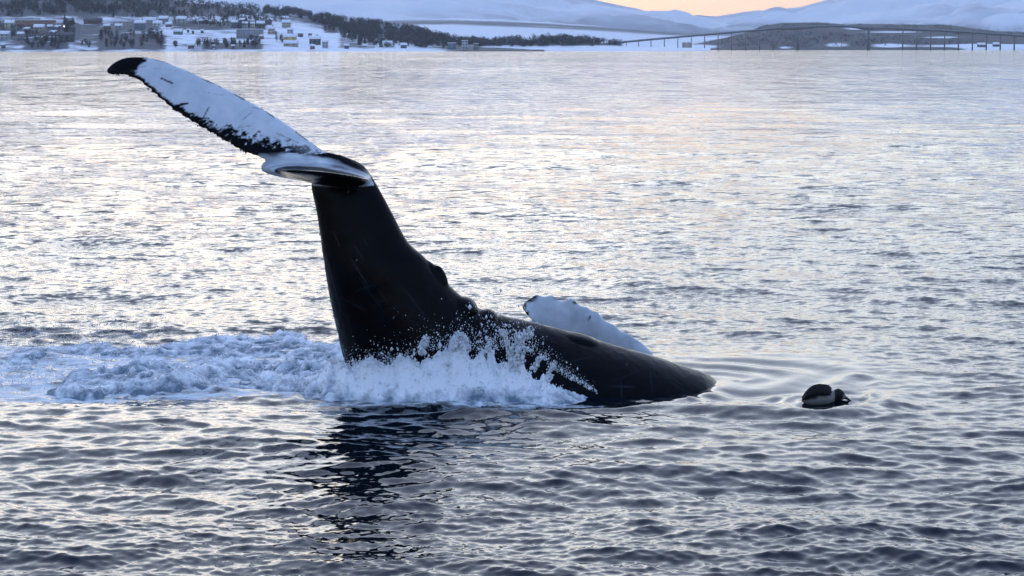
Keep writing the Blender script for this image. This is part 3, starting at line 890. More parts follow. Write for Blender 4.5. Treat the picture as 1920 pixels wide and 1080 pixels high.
def resample(keys, n):
    """Catmull-Rom through rows of numbers"""
    K = [np.array(k, float) for k in keys]
    K = [2 * K[0] - K[1]] + K + [2 * K[-1] - K[-2]]
    out = []
    m = len(keys) - 1
    for s in np.linspace(0, m, n):
        i = min(int(s), m - 1); t = s - i
        a, b, c, d = K[i:i + 4]
        out.append(0.5 * (2 * b + (c - a) * t + (2 * a - 5 * b + 4 * c - d) * t * t + (3 * b - a - 3 * c + d) * t ** 3))
    return out

bm = bmesh.new()
# stations along the tail stock and the back: underside point and back point on the photo, distance, half thickness
BODY = [
    (600, 312, 636, 288, 20.44, .05),
    (590, 332, 680, 309, 20.42, .12),
    (584, 350, 704, 342, 20.40, .17),
    (594, 400, 736, 400, 20.38, .21),
    (603, 460, 764, 452, 20.38, .26),
    (611, 515, 796, 482, 20.40, .32),
    (620, 565, 838, 530, 20.45, .38),
    (632, 620, 872, 560, 20.52, .46),
    (650, 690, 905, 581, 20.60, .54),
    (690, 780, 945, 592, 20.70, .62),
    (770, 860, 1000, 604, 20.80, .70),
    (890, 920, 1075, 623, 20.85, .76),
    (1020, 925, 1150, 646, 20.88, .78),
    (1130, 905, 1225, 667, 20.92, .76),
    (1220, 880, 1288, 688, 21.00, .70),
    (1285, 865, 1322, 699, 21.06, .62),
    (1325, 850, 1344, 715, 21.12, .50),
    (1362, 850, 1364, 745, 21.18, .40),
    (1400, 900, 1405, 810, 21.25, .30),
]
rings = []
rb = random.Random(4)
for k, (ax, ay, bx, by, Yc, hb) in enumerate(resample(BODY, 120)):
    A, B = P(ax, ay, Yc), P(bx, by, Yc)
    c, a = (A + B) / 2, (B - A) / 2
    ring = []
    for i in range(132):
        th = 2 * math.pi * i / 132
        ct, st = math.cos(th), math.sin(th)
        w = math.copysign(abs(st) ** (1.25 if ct > 0 else 1.1), st)      # keeled above and below
        u = ct
        if ct < -0.97: u *= 1 + 0.010 * rb.uniform(-1, 1)               # the worn lower keel
        ring.append(c + a * u + Vector((0, hb * w, 0)))
    rings.append(ring)
loft(bm, rings)

def knob(px, py, Y, rx, ry, rz, rot=0.0):
    """a rounded swelling: the dorsal fin and the knuckles along the spine"""
    c = P(px, py, Y)
    M_ = Matrix.Translation(c) @ Matrix.Rotation(rot, 4, 'Y') @ Matrix.Diagonal((rx, ry, rz, 1))
    bmesh.ops.create_icosphere(bm, subdivisions=3, radius=1.0, matrix=M_)
knob(812, 520, 20.42, .09, .10, .20, -0.62)
knob(826, 528, 20.42, .07, .07, .16, -0.25)
knob(872, 578, 20.50, .13, .20, .11, 0.7)
knob(914, 596, 20.60, .10, .16, .09, 0.3)
knob(1085, 640, 20.85, .25, .22, .085, 0.25)
knob(1252, 692, 20.98, .17, .25, .075, 0.36)

# far lobe of the tail flukes: leading edge point, trailing edge point, distance, thickness (per chord)
FAR = [   # lead px, trail px, Y lead, Y trail, thick m
    (672, 318, 570, 336, 20.42, 20.30, .20),
    (640, 303, 520, 316, 20.44, 20.30, .17),
    (604, 281, 490, 297, 20.48, 20.34, .14),
    (570, 256, 462, 287, 20.53, 20.38, .115),
    (535, 230, 432, 272, 20.58, 20.43, .10),
    (497, 206, 403, 256, 20.64, 20.48, .09),
    (458, 184, 374, 239, 20.70, 20.54, .08),
    (420, 164, 345, 221, 20.76, 20.60, .072),
    (382, 146, 318, 202, 20.82, 20.67, .065),
    (342, 128, 296, 184, 20.88, 20.74, .058),
    (305, 114, 276, 165, 20.94, 20.81, .052),
    (272, 107, 256, 150, 20.99, 20.87, .047),
    (242, 107, 236, 142, 21.03, 20.93, .043),
    (220, 114, 216, 141, 21.05, 20.97, .04),
    (207, 125, 205, 140, 21.06, 21.00, .035),
    (201, 133, 202, 138, 21.06, 21.02, .03),
]
def blade(keys, n, jag=0.0, seed=1, m=14):
    out = []
    r = random.Random(seed)
    for k, row in enumerate(resample(keys, n)):
        lx, ly, tx, ty, Yl, Yt, th = row
        L, T = P(lx, ly, Yl), P(tx, ty, Yt)
        d = T - L
        if jag and 0.15 < k / n < 0.97:
            d *= 1 + jag * (max(0, r.gauss(0, 1)) - 0.3) * (0.5 + 0.5 * (k % 2))
        out.append((L, d, th))
    rings = []
    for i, (L, d, th) in enumerate(out):
        a, b = out[max(i - 1, 0)], out[min(i + 1, len(out) - 1)]
        span = (b[0] + b[1] * .5) - (a[0] + a[1] * .5)
        nn = span.cross(d).normalized()
        ring = []
        for j in range(m):
            t = j / (m - 1)
            c = 1 - (1 - t) ** 1.8 if t < 1 else 1
            c = t ** 1.25
            hgt = th * (2.6 * math.sqrt(max(c, 0)) * (1 - c) ** 0.9 * 0.62) + 0.014 * (c > 0.02) * (c < .995)
            ring.append(L + d * c + nn * hgt * 0.5)
        for j in range(m - 2, 0, -1):
            t = j / (m - 1); c = t ** 1.25
            hgt = th * (2.6 * math.sqrt(max(c, 0)) * (1 - c) ** 0.9 * 0.62) + 0.014 * (c > 0.02) * (c < .995)
            ring.append(L + d * c - nn * hgt * 0.5)
        rings.append(ring)
    return rings
loft(bm, blade(FAR, 110, 0.03, 3))

# near lobe, pointing at the camera: front (leading) edge, rear edge, distance, bulge above and below
NEAR = [   # lead px, rear px, Y, up px, down px
    (700, 345, 520, 322, 20.55, 26, 22),
    (699, 340, 500, 312, 20.42, 33, 24),
    (697, 338, 490, 312, 20.385, 32, 28),
    (696, 337, 489, 314, 20.35, 27, 27),
    (695, 337, 490, 316, 20.31, 21, 25),
    (694, 337, 496, 318, 20.265, 16, 22),
    (692, 337, 508, 319, 20.215, 11, 20),
    (690, 336, 517, 319, 20.16, 7, 21),
    (688, 336, 522, 318, 20.08, 4, 23),
    (680, 334, 523, 318, 19.94, 3, 20),
    (660, 330, 524, 318, 19.78, 2.5, 15),
    (625, 325, 526, 319, 19.60, 2.5, 10),
    (570, 321, 532, 320, 19.45, 2, 4),
]
rings = []
for (lx, ly, tx, ty, Yc, up, dn) in resample(NEAR, 44):
    L, T = P(lx, ly, Yc), P(tx, ty, Yc)
    mpp = Yc / F
    ring = []
    for i in range(36):
        th = 2 * math.pi * i / 36
        t = 0.5 - 0.5 * math.cos(th)                      # 0 lead .. 1 rear
        hgt = math.sin(th)
        prof = abs(hgt) ** 0.9 * (1.12 - 0.35 * t)
        arch = 10 * math.sin(math.pi * t) * (up / 30)      # cambered upward
        z = (up * prof if hgt > 0 else -dn * prof) + arch
        ring.append(L + (T - L) * t + Vector((0, 0, z * mpp)))
    rings.append(ring)
loft(bm, rings)

bmesh.ops.recalc_face_normals(bm, faces=bm.faces)
wme = bpy.data.meshes.new("body"); bm.to_mesh(wme); bm.free()
tmp = bpy.data.objects.new("body", wme); COL.objects.link(tmp)
md = tmp.modifiers.new("remesh", 'REMESH'); md.mode = 'VOXEL'; md.voxel_size = 0.0135; md.adaptivity = 0.0
sm = tmp.modifiers.new("smooth", 'SMOOTH'); sm.factor = 0.5; sm.iterations = 4
dg = bpy.context.evaluated_depsgraph_get()
body_me = bpy.data.meshes.new_from_object(tmp.evaluated_get(dg))
body_me.name = "body"
bpy.data.objects.remove(tmp)
# drop what lies deep under the surface
bmx = bmesh.new(); bmx.from_mesh(body_me)
bmesh.ops.delete(bmx, geom=[v for v in bmx.verts if v.co.z < -0.7], context='VERTS')
bmx.to_mesh(body_me); bmx.free()
body_me.polygons.foreach_set("use_smooth", np.ones(len(body_me.polygons), dtype=bool))
nv = len(body_me.vertices)
co = np.empty(nv * 3, np.float32); body_me.vertices.foreach_get("co", co); co = co.reshape(-1, 3)

# --- skin pattern, fixed to the animal: how white the skin is at each point of the tail
def seg_dist(qx, qy, x0, y0, x1, y1):
    dx, dy = x1 - x0, y1 - y0
    t = np.clip(((qx - x0) * dx + (qy - y0) * dy) / (dx * dx + dy * dy), 0, 1)
    return np.hypot(qx - x0 - t * dx, qy - y0 - t * dy), t
far_rows = resample(FAR, 200)
Lp = np.array([P(r[0], r[1], r[4]) for r in far_rows]); Tp = np.array([P(r[2], r[3], r[5]) for r in far_rows])
white = np.zeros(nv)
# chart of the far lobe in metres: along the lobe and across it
sel = (co[:, 0] < -1.70) & (co[:, 2] > 1.95) & (co[:, 1] > 20.2)
idx = np.nonzero(sel)[0]
Uc, Vc = np.zeros(len(idx)), np.zeros(len(idx))
for b in range(0, len(idx), 4000):
    q = co[idx[b:b + 4000]].astype(float)
    dch = Tp - Lp
    ln2 = (dch ** 2).sum(1)
    v = ((q[:, None, :] - Lp[None]) * dch[None]).sum(2) / ln2[None]
    foot_p = Lp[None] + dch[None] * np.clip(v, 0, 1)[..., None]
    dist2 = ((q[:, None, :] - foot_p) ** 2).sum(2)
    k = dist2.argmin(1)
    Uc[b:b + 4000] = k / 199.0; Vc[b:b + 4000] = v[np.arange(len(q)), k]
qx, qy = to_px(co[idx, 0], co[idx, 1], co[idx, 2])       # metre chart of the lobe (read in photo units of 5 mm)
nz1 = NZ.fbm(qx / 9.0, qy / 6.0, 4); nz2 = NZ.fbm(qx / 3.2 + 40, qy / 2.6, 3); nz3 = NZ.fbm(qx / 30.0, qy / 14.0, 3)
edge = interp([(0.0, 0.20), (0.12, 0.24), (0.17, 0.40), (0.22, 0.54), (0.30, 0.70), (0.38, 0.79), (0.46, 0.84), (0.55, 0.88), (0.64, 0.87), (0.72, 0.84), (0.80, 0.82), (1.0, 0.80)], Uc)
soft = interp([(0.0, 0.26), (0.25, 0.15), (0.40, 0.065), (0.50, 0.03), (1, 0.022)], Uc)
w = 1 - smooth01(0, 1, (Vc + nz1 * soft * 2.2 + nz2 * soft * 1.6 - edge) / (soft * 1.2) + 0.5)
tipd, _ = seg_dist(qx, qy, 283, 100, 228, 165)
tip_side = (qx - 283) * (165 - 100) - (qy - 100) * (228 - 283)       # > 0 on the body side
w = w * smooth01(-4, 5, tip_side / 85.0 + nz1 * 9 + nz2 * 5)
w = np.where((Vc < 0.045 + 0.04 * nz3) & (Uc > .0) & (nz3 > 0.05), w * 0.25, w)     # dark nicks on the leading edge
for (x0, y0, x1, y1, wd, dk) in ((303, 147, 323, 156, 1.9, 1), (331, 198, 351, 194, 2.2, 1), (340, 195, 350, 194, 2.4, 1), (383, 218, 391, 202, 1.4, .8), (455, 225, 469, 213, 1.2, .5), (472, 201, 496, 206, 1.0, .5), (497, 207, 514, 220, 1.6, .8),
                             (383, 173, 420, 178, .7, .3), (520, 250, 560, 268, 1.0, .6), (350, 224, 366, 216, .9, .4), (290, 128, 330, 133, .7, .2), (440, 240, 470, 236, .9, .4), (352, 133, 374, 142, 1.6, .8)):
    d, t = seg_dist(qx, qy, x0, y0, x1, y1)
    w = w * (1 - dk * (1 - smooth01(wd * 0.5, wd * 1.15, d)))
# the shoulder where the lobe leaves the stock: pale grey fading to black
w = np.where(Uc < 0.17, np.maximum(w, 0.35 * smooth01(0.6, 0.1, Vc)), w)
white[idx] = np.where(Uc > 0.10, w, white[idx])
# near lobe: white and grey over its root half, black towards its tip
Yv = co[:, 1]; pxx, pyy = to_px(co[:, 0], co[:, 1], co[:, 2])
nsel = (Yv < 20.36) & (co[:, 2] > 1.93) & (pyy > 262) & (pyy < 352) & (pxx < 701) & (pxx > 484)
n1 = NZ.fbm(co[:, 0] * 3.5, Yv * 16, 4)
near_w = smooth01(20.14, 20.185, Yv + 0.015 * n1)
streak = 0.78 + 0.5 * n1
rim = interp([(484, 286), (520, 285), (550, 288), (580, 293), (620, 303), (660, 315), (700, 331)], pxx)
near_w = near_w * smooth01(-4, 9, pyy - rim + 10 * n1) * np.clip(streak, 0, 1) * smooth01(20.44, 20.40, Yv - 0.02 * n1)
slot = ((pxx - 602) / 84) ** 2 + ((pyy - (329 + 0.11 * (pxx - 602))) / 13.5) ** 2 + 0.25 * n1
near_w = np.where(Yv < 20.37, near_w * smooth01(0.92, 1.12, slot), near_w)
white = np.where(nsel, np.maximum(near_w, 0), white)
white = np.where((Yv < 20.62) & (pxx < 690) & (co[:, 2] > 1.9), white * smooth01(0.92, 1.12, slot), white)
# scars and specks
sp = NZ.fbm(co[:, 0] * 26, co[:, 2] * 26 + Yv * 11, 2)
white = np.where((white < 0.05) & (sp > 0.88), 0.20, white)
# old scratches and round scars over the stock and the back
rs = random.Random(21)
dark_side = (white < 0.1) & (co[:, 2] > -0.1)
for k in range(34):
    q0 = rs.choice([(rs.uniform(610, 800), rs.uniform(380, 640)), (rs.uniform(900, 1320), rs.uniform(610, 735))])
    an_, ln_ = rs.choice([rs.uniform(-0.5, 0.5), rs.uniform(0.9, 1.5)]), rs.uniform(20, 90)
    d, t = seg_dist(pxx, pyy, q0[0], q0[1], q0[0] + ln_ * math.cos(an_), q0[1] + ln_ * math.sin(an_))
    white = np.where(dark_side, np.maximum(white, rs.uniform(0.006, 0.03) * smooth01(2.4, 0.4, d) * np.sin(np.pi * (0.08 + 0.84 * t))), white)
set_attr(body_me, "white", white)

def whale_skin(name):
    m, n, l, p = mat_new(name)
    at = n.new("ShaderNodeAttribute"); at.attribute_name = "white"
    tc = n.new("ShaderNodeTexCoord")
    nz = n.new("ShaderNodeTexNoise"); nz.inputs['Scale'].default_value = 7.0; nz.inputs['Detail'].default_value = 8; nz.inputs['Roughness'].default_value = 0.6
    l.new(tc.outputs['Object'], nz.inputs['Vector'])
    dark = n.new("ShaderNodeMix"); dark.data_type = 'RGBA'; dark.inputs['A'].default_value = (0.0025, 0.0025, 0.003, 1); dark.inputs['B'].default_value = (0.006, 0.006, 0.008, 1)
    l.new(nz.outputs['Fac'], dark.inputs['Factor'])
    pale = n.new("ShaderNodeMix"); pale.data_type = 'RGBA'; pale.inputs['A'].default_value = (0.40, 0.46, 0.53, 1); pale.inputs['B'].default_value = (0.78, 0.80, 0.82, 1)
    l.new(nz.outputs['Fac'], pale.inputs['Factor'])
    mx = n.new("ShaderNodeMix"); mx.data_type = 'RGBA'
    l.new(at.outputs['Fac'], mx.inputs['Factor']); l.new(dark.outputs['Result'], mx.inputs['A']); l.new(pale.outputs['Result'], mx.inputs['B'])
    l.new(mx.outputs['Result'], p.inputs['Base Color'])
    rz = n.new("ShaderNodeTexNoise"); rz.inputs['Scale'].default_value = 2.6; rz.inputs['Detail'].default_value = 7; rz.inputs['Roughness'].default_value = 0.7
    rm = n.new("ShaderNodeMapping"); rm.inputs['Scale'].default_value = (2.2, 2.2, 0.7); l.new(tc.outputs['Object'], rm.inputs['Vector']); l.new(rm.outputs['Vector'], rz.inputs['Vector'])
    rr = n.new("ShaderNodeMapRange"); rr.inputs['From Min'].default_value = 0.35; rr.inputs['From Max'].default_value = 0.65; rr.inputs['To Min'].default_value = 0.07; rr.inputs['To Max'].default_value = 0.16
    l.new(rz.outputs['Fac'], rr.inputs['Value']); l.new(rr.outputs['Result'], p.inputs['Roughness'])
    p.inputs['Specular IOR Level'].default_value = 0.05
    bp = n.new("ShaderNodeBump"); bp.inputs['Strength'].default_value = 0.4; bp.inputs['Distance'].default_value = 0.02
    n2 = n.new("ShaderNodeTexNoise"); n2.inputs['Scale'].default_value = 9.0; n2.inputs['Detail'].default_value = 6
    l.new(tc.outputs['Object'], n2.inputs['Vector']); l.new(n2.outputs['Fac'], bp.inputs['Height'])
    l.new(bp.outputs['Normal'], p.inputs['Normal'])
    return m
M_SKIN = whale_skin("wet_whale_skin")
whale = bpy.data.objects.new("humpback_whale", None); COL.objects.link(whale)
WO = Vector((G(1000, 740).x, 20.8, 0)); whale.location = WO
tag(whale, "black humpback whale raising its white tail flukes out of the splashing water", "whale")
body = link("body", body_me, M_SKIN, whale)
body.matrix_parent_inverse = Matrix.Translation(-WO)

# the flipper sticking up behind the back: outline upper edge, lower edge, distance, thickness
bm = bmesh.new()
FLIP = [
    (979, 575, 981, 580, 22.02, .03), (984, 567, 990, 592, 22.00, .05), (996, 559, 1004, 606, 21.97, .07), (1012, 556, 1022, 622, 21.93, .085), (1030, 558, 1042, 640, 21.88, .10),
    (1048, 564, 1062, 655, 21.82, .11), (1066, 565, 1082, 668, 21.76, .12), (1082, 571, 1102, 678, 21.70, .13), (1100, 582, 1122, 686, 21.64, .14), (1116, 587, 1140, 694, 21.58, .14), (1132, 600, 1158, 704, 21.52, .15),
    (1150, 611, 1176, 714, 21.46, .15), (1166, 622, 1192, 724, 21.40, .16), (1182, 631, 1208, 734, 21.34, .16), (1202, 642, 1224, 744, 21.28, .16), (1222, 660, 1240, 752, 21.2, .15)]
rings = []
fl_rows = resample(FLIP, 90)
for i, (ux, uy, lx, ly, Yc, th) in enumerate(fl_rows):
    bump = 0
    for (bx, amp, wd) in ((1006, 2.5, 7), (1036, 3.5, 9), (1072, 4.5, 9), (1100, 4, 9), (1122, 3, 8), (1152, 2, 8), (1180, 2, 8)):
        bump += 1.5 * amp * math.exp(-((ux - bx) / wd) ** 2)
    U, L = P(ux, uy - bump, Yc + 0.04), P(lx, ly, Yc - 0.10)
    ring = []
    for j in range(26):
        a = 2 * math.pi * j / 26
        t = 0.5 - 0.5 * math.cos(a)
        ring.append(U + (L - U) * t + Vector((0, th * 0.5 * math.sin(a) * (1.2 - 0.5 * t), 0.0)))
    rings.append(ring)
loft(bm, rings)
bmesh.ops.recalc_face_normals(bm, faces=bm.faces)
bmesh.ops.subdivide_edges(bm, edges=bm.edges, cuts=1, use_grid_fill=True)
fme = bpy.data.meshes.new("flipper"); bm.to_mesh(fme); bm.free()
fme.polygons.foreach_set("use_smooth", np.ones(len(fme.polygons), dtype=bool))
fn = len(fme.vertices); fc = np.empty(fn * 3, np.float32); fme.vertices.foreach_get("co", fc); fc = fc.reshape(-1, 3)
fx, fy = to_px(fc[:, 0], fc[:, 1], fc[:, 2])
fw = 0.82 + 0.3 * NZ.fbm(fc[:, 0] * 5, fc[:, 2] * 5, 4)
for (cx, cy, rx, ry) in ((989, 562, 14, 5), (1000, 556, 8, 4.5), (982, 573, 5, 9), (1048, 559, 9, 3.2), (1080, 567, 6, 3), (1119, 583, 6, 2.5), (988, 588, 4, 6), (1168, 618, 3, 2)):
    fw = fw * (1 - np.exp(-(((fx - cx) / rx) ** 2 + ((fy - cy) / ry) ** 2) ** 2 * 0.7))
d, t = seg_dist(fx, fy, 1103, 599, 1107, 593); fw = fw * smooth01(0.8, 2.2, d)
set_attr(fme, "white", np.clip(fw, 0, 1))
flip = link("flipper", fme, M_SKIN, whale); flip.matrix_parent_inverse = Matrix.Translation(-WO)
flip['label'] = "white flipper with scalloped dark edged rim"

# barnacles and nicks along the trailing edge of the far lobe and along the lower keel
bm = bmesh.new()
rr = random.Random(9)
def barnacle(p, s):
    m_ = Matrix.Translation(p) @ Matrix.Rotation(rr.uniform(0, 6), 4, 'Z') @ Matrix.Diagonal((s * rr.uniform(.8, 1.5), s * rr.uniform(.7, 1.2), s * rr.uniform(.7, 1.3), 1))
    bmesh.ops.create_icosphere(bm, subdivisions=1, radius=1, matrix=m_)
for i in range(26):
    r = far_rows[rr.randrange(30, 180)]
    barnacle(P(r[2] + rr.uniform(-1, 4), r[3] + rr.uniform(-3, 1), r[5]), rr.uniform(.005, .011))
for r in (resample(BODY, 70)[i] for i in range(3, 26)):
    if rr.random() < 0.35: barnacle(P(r[0] + rr.uniform(0, 3), r[1], r[4]), rr.uniform(.008, .018))
bme = bpy.data.meshes.new("barnacles"); bm.to_mesh(bme); bm.free()
barn = tag(link("barnacles", bme, simple_mat("barnacle", (0.02, 0.02, 0.022), 0.7, 0.2), whale), kind='stuff'); barn.matrix_parent_inverse = Matrix.Translation(-WO)

# ================================================================== THE SEABIRD
bm = bmesh.new()
BY = G(1545, 752).y
bird = bpy.data.objects.new("seabird", None); COL.objects.link(bird)
bc = G(1540, 750)
tag(bird, "small black and white seabird floating on the ripples ahead of the whale", "bird")
def bp(px, py, dy=0.0): return P(px, py, BY + dy)
rings = []
# tail to breast: centre, half height, half width (photo units of 5 mm)
for (cx, cy, hh, hw) in resample([(1503, 742, 1, 2), (1507, 739, 7, 9), (1514, 736, 15, 17), (1524, 734, 20, 21), (1536, 733.5, 21, 22), (1548, 735, 18.5, 20), (1556, 736, 14, 15), (1562, 735, 11.5, 11), (1568, 731, 11, 10.5), (1574, 730.5, 11, 10.5), (1580, 732, 8.5, 9), (1584, 734, 5, 5.5), (1587, 735.5, 2, 2)], 46):
    c = bp(cx, cy); k = BY / F
    ring = []
    for i in range(28):
        a = 2 * math.pi * i / 28
        ring.append(c + Vector((0, hw * k * math.sin(a), hh * k * math.cos(a))))
    rings.append(ring)
loft(bm, rings); bmesh.ops.recalc_face_normals(bm, faces=bm.faces)
bme = bpy.data.meshes.new("body"); bm.to_mesh(bme); bm.free()
bme.polygons.foreach_set("use_smooth", np.ones(len(bme.polygons), dtype=bool))
n_ = len(bme.vertices); bcx = np.empty(n_ * 3, np.float32); bme.vertices.foreach_get("co", bcx); bcx = bcx.reshape(-1, 3)
ux, uy = to_px(bcx[:, 0], bcx[:, 1] * 0 + BY, bcx[:, 2])
line = interp([(1500, 742), (1512, 739), (1522, 736), (1534, 731), (1545, 731), (1556, 730), (1560, 700), (1563.2, 700), (1564, 742), (1577, 738), (1581, 728), (1588, 728)], ux)
wb = smooth01(-1.0, 1.2, uy - line + NZ(bcx[:, 0] * 60, bcx[:, 2] * 60) * 0.8)
set_attr(bme, "white", wb * np.where(ux > 1579, 0.9, 1.0))
def feather_mat():
    m, n, l, p = mat_new("seabird_plumage")
    at = n.new("ShaderNodeAttribute"); at.attribute_name = "white"
    mx = n.new("ShaderNodeMix"); mx.data_type = 'RGBA'; mx.inputs['A'].default_value = (0.012, 0.011, 0.011, 1); mx.inputs['B'].default_value = (0.20, 0.197, 0.18, 1)
    l.new(at.outputs['Fac'], mx.inputs['Factor']); l.new(mx.outputs['Result'], p.inputs['Base Color'])
    p.inputs['Roughness'].default_value = 0.7; p.inputs['Specular IOR Level'].default_value = 0.2
    return m
M_FEATHER = feather_mat()
o = link("body", bme, M_FEATHER, bird); o.matrix_parent_inverse = Matrix.Translation(-bc)
M_BLACKF = simple_mat("black_feathers", (0.010, 0.009, 0.009), 0.65, 0.2, 0.4, 40)
for s in (-1, 1):                                        # folded wings, their tips crossing over the rump
    bm = bmesh.new(); rings = []
    for (cx, cy, hh, off, th) in resample([(1504, 738, 2, 5, 2), (1511, 731, 6, 12, 3), (1522, 724, 9, 16, 4), (1534, 721, 10, 17.5, 4.5), (1546, 721.5, 10, 17, 4.5), (1554, 722, 9, 13, 4), (1559, 722, 5, 8, 2)], 26):
        k = BY / F
        c = bp(cx, cy, s * off * k)
        rings.append([c + Vector((0, s * (th * math.cos(a) + 4 * math.sin(a)  * -0.9) * k, hh * k * math.sin(a))) for a in [2 * math.pi * i / 16 for i in range(16)]])
    loft(bm, rings); bmesh.ops.recalc_face_normals(bm, faces=bm.faces)
    me = bpy.data.meshes.new("wing"); bm.to_mesh(me); bm.free(); me.polygons.foreach_set("use_smooth", np.ones(len(me.polygons), dtype=bool))
    o = link("wing", me, M_BLACKF, bird); o.matrix_parent_inverse = Matrix.Translation(-bc)
bm = bmesh.new(); rings = []
for (cx, cy, r_) in resample([(1583, 735, 4.2), (1588, 737.5, 3.0), (1593, 740.5, 2.0), (1597, 743, 0.8)], 10):
    c = bp(cx, cy); k = BY / F
    rings.append([c + Vector((0, 0.6 * r_ * k * math.sin(a), r_ * k * math.cos(a))) for a in [2 * math.pi * i / 12 for i in range(12)]])
loft(bm, rings); bmesh.ops.recalc_face_normals(bm, faces=bm.faces)
me = bpy.data.meshes.new("beak"); bm.to_mesh(me); bm.free(); me.polygons.foreach_set("use_smooth", np.ones(len(me.polygons), dtype=bool))
o = link("beak", me, simple_mat("dark_beak", (0.015, 0.013, 0.013), 0.4, 0.4), bird); o.matrix_parent_inverse = Matrix.Translation(-bc)
bird.location = bc + Vector((0, 0, -0.045))
# ================================================================== THE SPLASH
def ground_poly(px): return [tuple(G(a, b))[:2] for a, b in px]
def in_poly(x, y, poly):
    ins = np.zeros(x.shape, bool); j = len(poly) - 1
    for i in range(len(poly)):
        (xi, yi), (xj, yj) = poly[i], poly[j]
        c = ((yi > y) != (yj > y)) & (x < (xj - xi) * (y - yi) / (yj - yi + 1e-12) + xi)
        ins ^= c; j = i
    return ins
def blur(a, k):
    for _ in range(3):
        for ax in (0, 1):
            c = np.cumsum(np.pad(a, [(k + 1, k) if i == ax else (0, 0) for i in (0, 1)], mode='edge'), axis=ax)
            a = (np.take(c, range(2 * k + 1, c.shape[ax]), axis=ax) - np.take(c, range(0, c.shape[ax] - 2 * k - 1), axis=ax)) / (2 * k + 1)
    return a

# churned white water, read off the photo as outlines on the sea surface
FX0, FX1, FY0, FY1, FD = -6.4, 1.25, 19.2, 25.6, 0.0158
fxs = np.arange(FX0, FX1, FD); fys = np.concatenate([np.arange(FY0, 21.4, FD), np.arange(21.4, FY1, FD * 1.6)])
FXg, FYg = np.meshgrid(fxs, fys)
def cover(px, soft):
    m = in_poly(FXg, FYg, ground_poly(px)).astype(float)
    return blur(m, soft)
CHURN = cover([(-180, 660), (40, 655), (120, 650), (230, 648), (300, 662), (360, 648), (405, 640), (440, 628), (500, 624), (545, 634), (600, 650), (660, 660), (760, 690), (1000, 730), (1125, 751),
               (1100, 756), (1000, 757.5), (850, 758), (700, 755), (640, 748), (560, 738), (480, 726), (420, 732), (330, 733), (240, 742), (150, 742), (60, 736), (-180, 738)], 7)
HOLE1 = cover([(75, 676), (150, 668), (250, 672), (330, 684), (300, 696), (200, 704), (110, 698)], 8)
HOLE2 = cover([(440, 632), (490, 628), (520, 634), (505, 643), (450, 642)], 5)
THIN = cover([(-200, 640), (60, 640), (100, 700), (180, 742), (-200, 745)], 16)
nA = NZ.billow(FXg * 1.5 + 2, FYg * 0.9 + 4, 5, 0.55)
nB = NZ.billow(FXg * 5.5, FYg * 3.6, 4, 0.55)
nC = NZ.fbm(FXg * 11, FYg * 8, 4, 0.6)
rag = NZ.fbm(FXg * 2.2 + 5, FYg * 1.1, 5, 0.6)
mask = smooth01(0.30, 0.75, CHURN * (0.95 + 1.5 * rag) - 1.1 * HOLE1 - 0.9 * HOLE2 - 0.8 * THIN * (0.6 + rag) + 0.15)
height = mask * (-0.015 + 0.06 * nA + 0.042 * nB + 0.014 * nC) - 0.012
height *= 1 - 0.55 * THIN
# rolling ridges: the long front one and those behind it (photo path, width, height)
for px, wd, hg in (([(100, 742), (200, 738), (300, 728), (400, 708), (470, 712), (540, 722), (640, 740)], 0.28, 0.09),
                   ([(150, 700), (280, 694), (400, 684), (520, 690), (640, 700)], 0.36, 0.10),
                   ([(380, 650), (440, 640), (500, 634), (560, 644), (640, 662)], 0.40, 0.065),
                   ([(60, 664), (140, 656), (230, 656)], 0.5, 0.02)):
    g, t = path_field(FXg, FYg, ground_path(px), wd)
    height += mask * g * hg * (0.15 + 0.7 * nA + 0.55 * nB + 0.2 * nC)
# the wall of water thrown up along the whale's side
gx = lambda q, y=750: G(q, y).x
top = interp([(gx(470), 0.0), (gx(560), .14), (gx(640), .34), (gx(690), .40), (gx(740), .44), (gx(772), .54), (gx(800), .60), (gx(830), .55), (gx(862), .60), (gx(890), .54), (gx(920), .50), (gx(960), .40), (gx(990), .36), (gx(1015), .27), (gx(1045), .20), (gx(1085), .11), (gx(1130), .0)], FXg)
front = interp([(gx(470), 20.6), (gx(560), 20.2), (gx(640), 19.90), (gx(760), 19.74), (gx(1000), 19.72), (gx(1130), 19.84)], FXg)
lean = FYg - front + 0.10 * NZ.fbm(FXg * 3, FXg * 0 + 3.3, 3)
up = smooth01(0.0, 0.42, lean)
jag = 0.80 + 0.40 * NZ.fbm(FXg * 6.0, FYg * 1.2, 6, 0.66)
lump = 0.10 * (nB - 0.5) + 0.05 * NZ.billow(FXg * 12, FYg * 9, 3, .6) * up
wall = top * up ** 0.8 * jag * (1 - smooth01(0.9, 1.8, lean)) + np.where(top > 0.02, lump * up * np.clip(top * 4, 0, 1), 0)
height = np.maximum(height, wall - 0.03)
height += 0.006 * NZ.fbm(FXg * 45, FYg * 45, 2) * (height > -0.01)

sea_h, _, _ = sea(FXg, FYg, np.full(FXg.shape, 0.03))
base_h = sea_h + sea_height_extra(FXg, FYg)
keep = height > -0.03
fz = base_h * np.clip(1 - 2.0 * np.maximum(height, 0), 0.2, 1) + height - 0.012
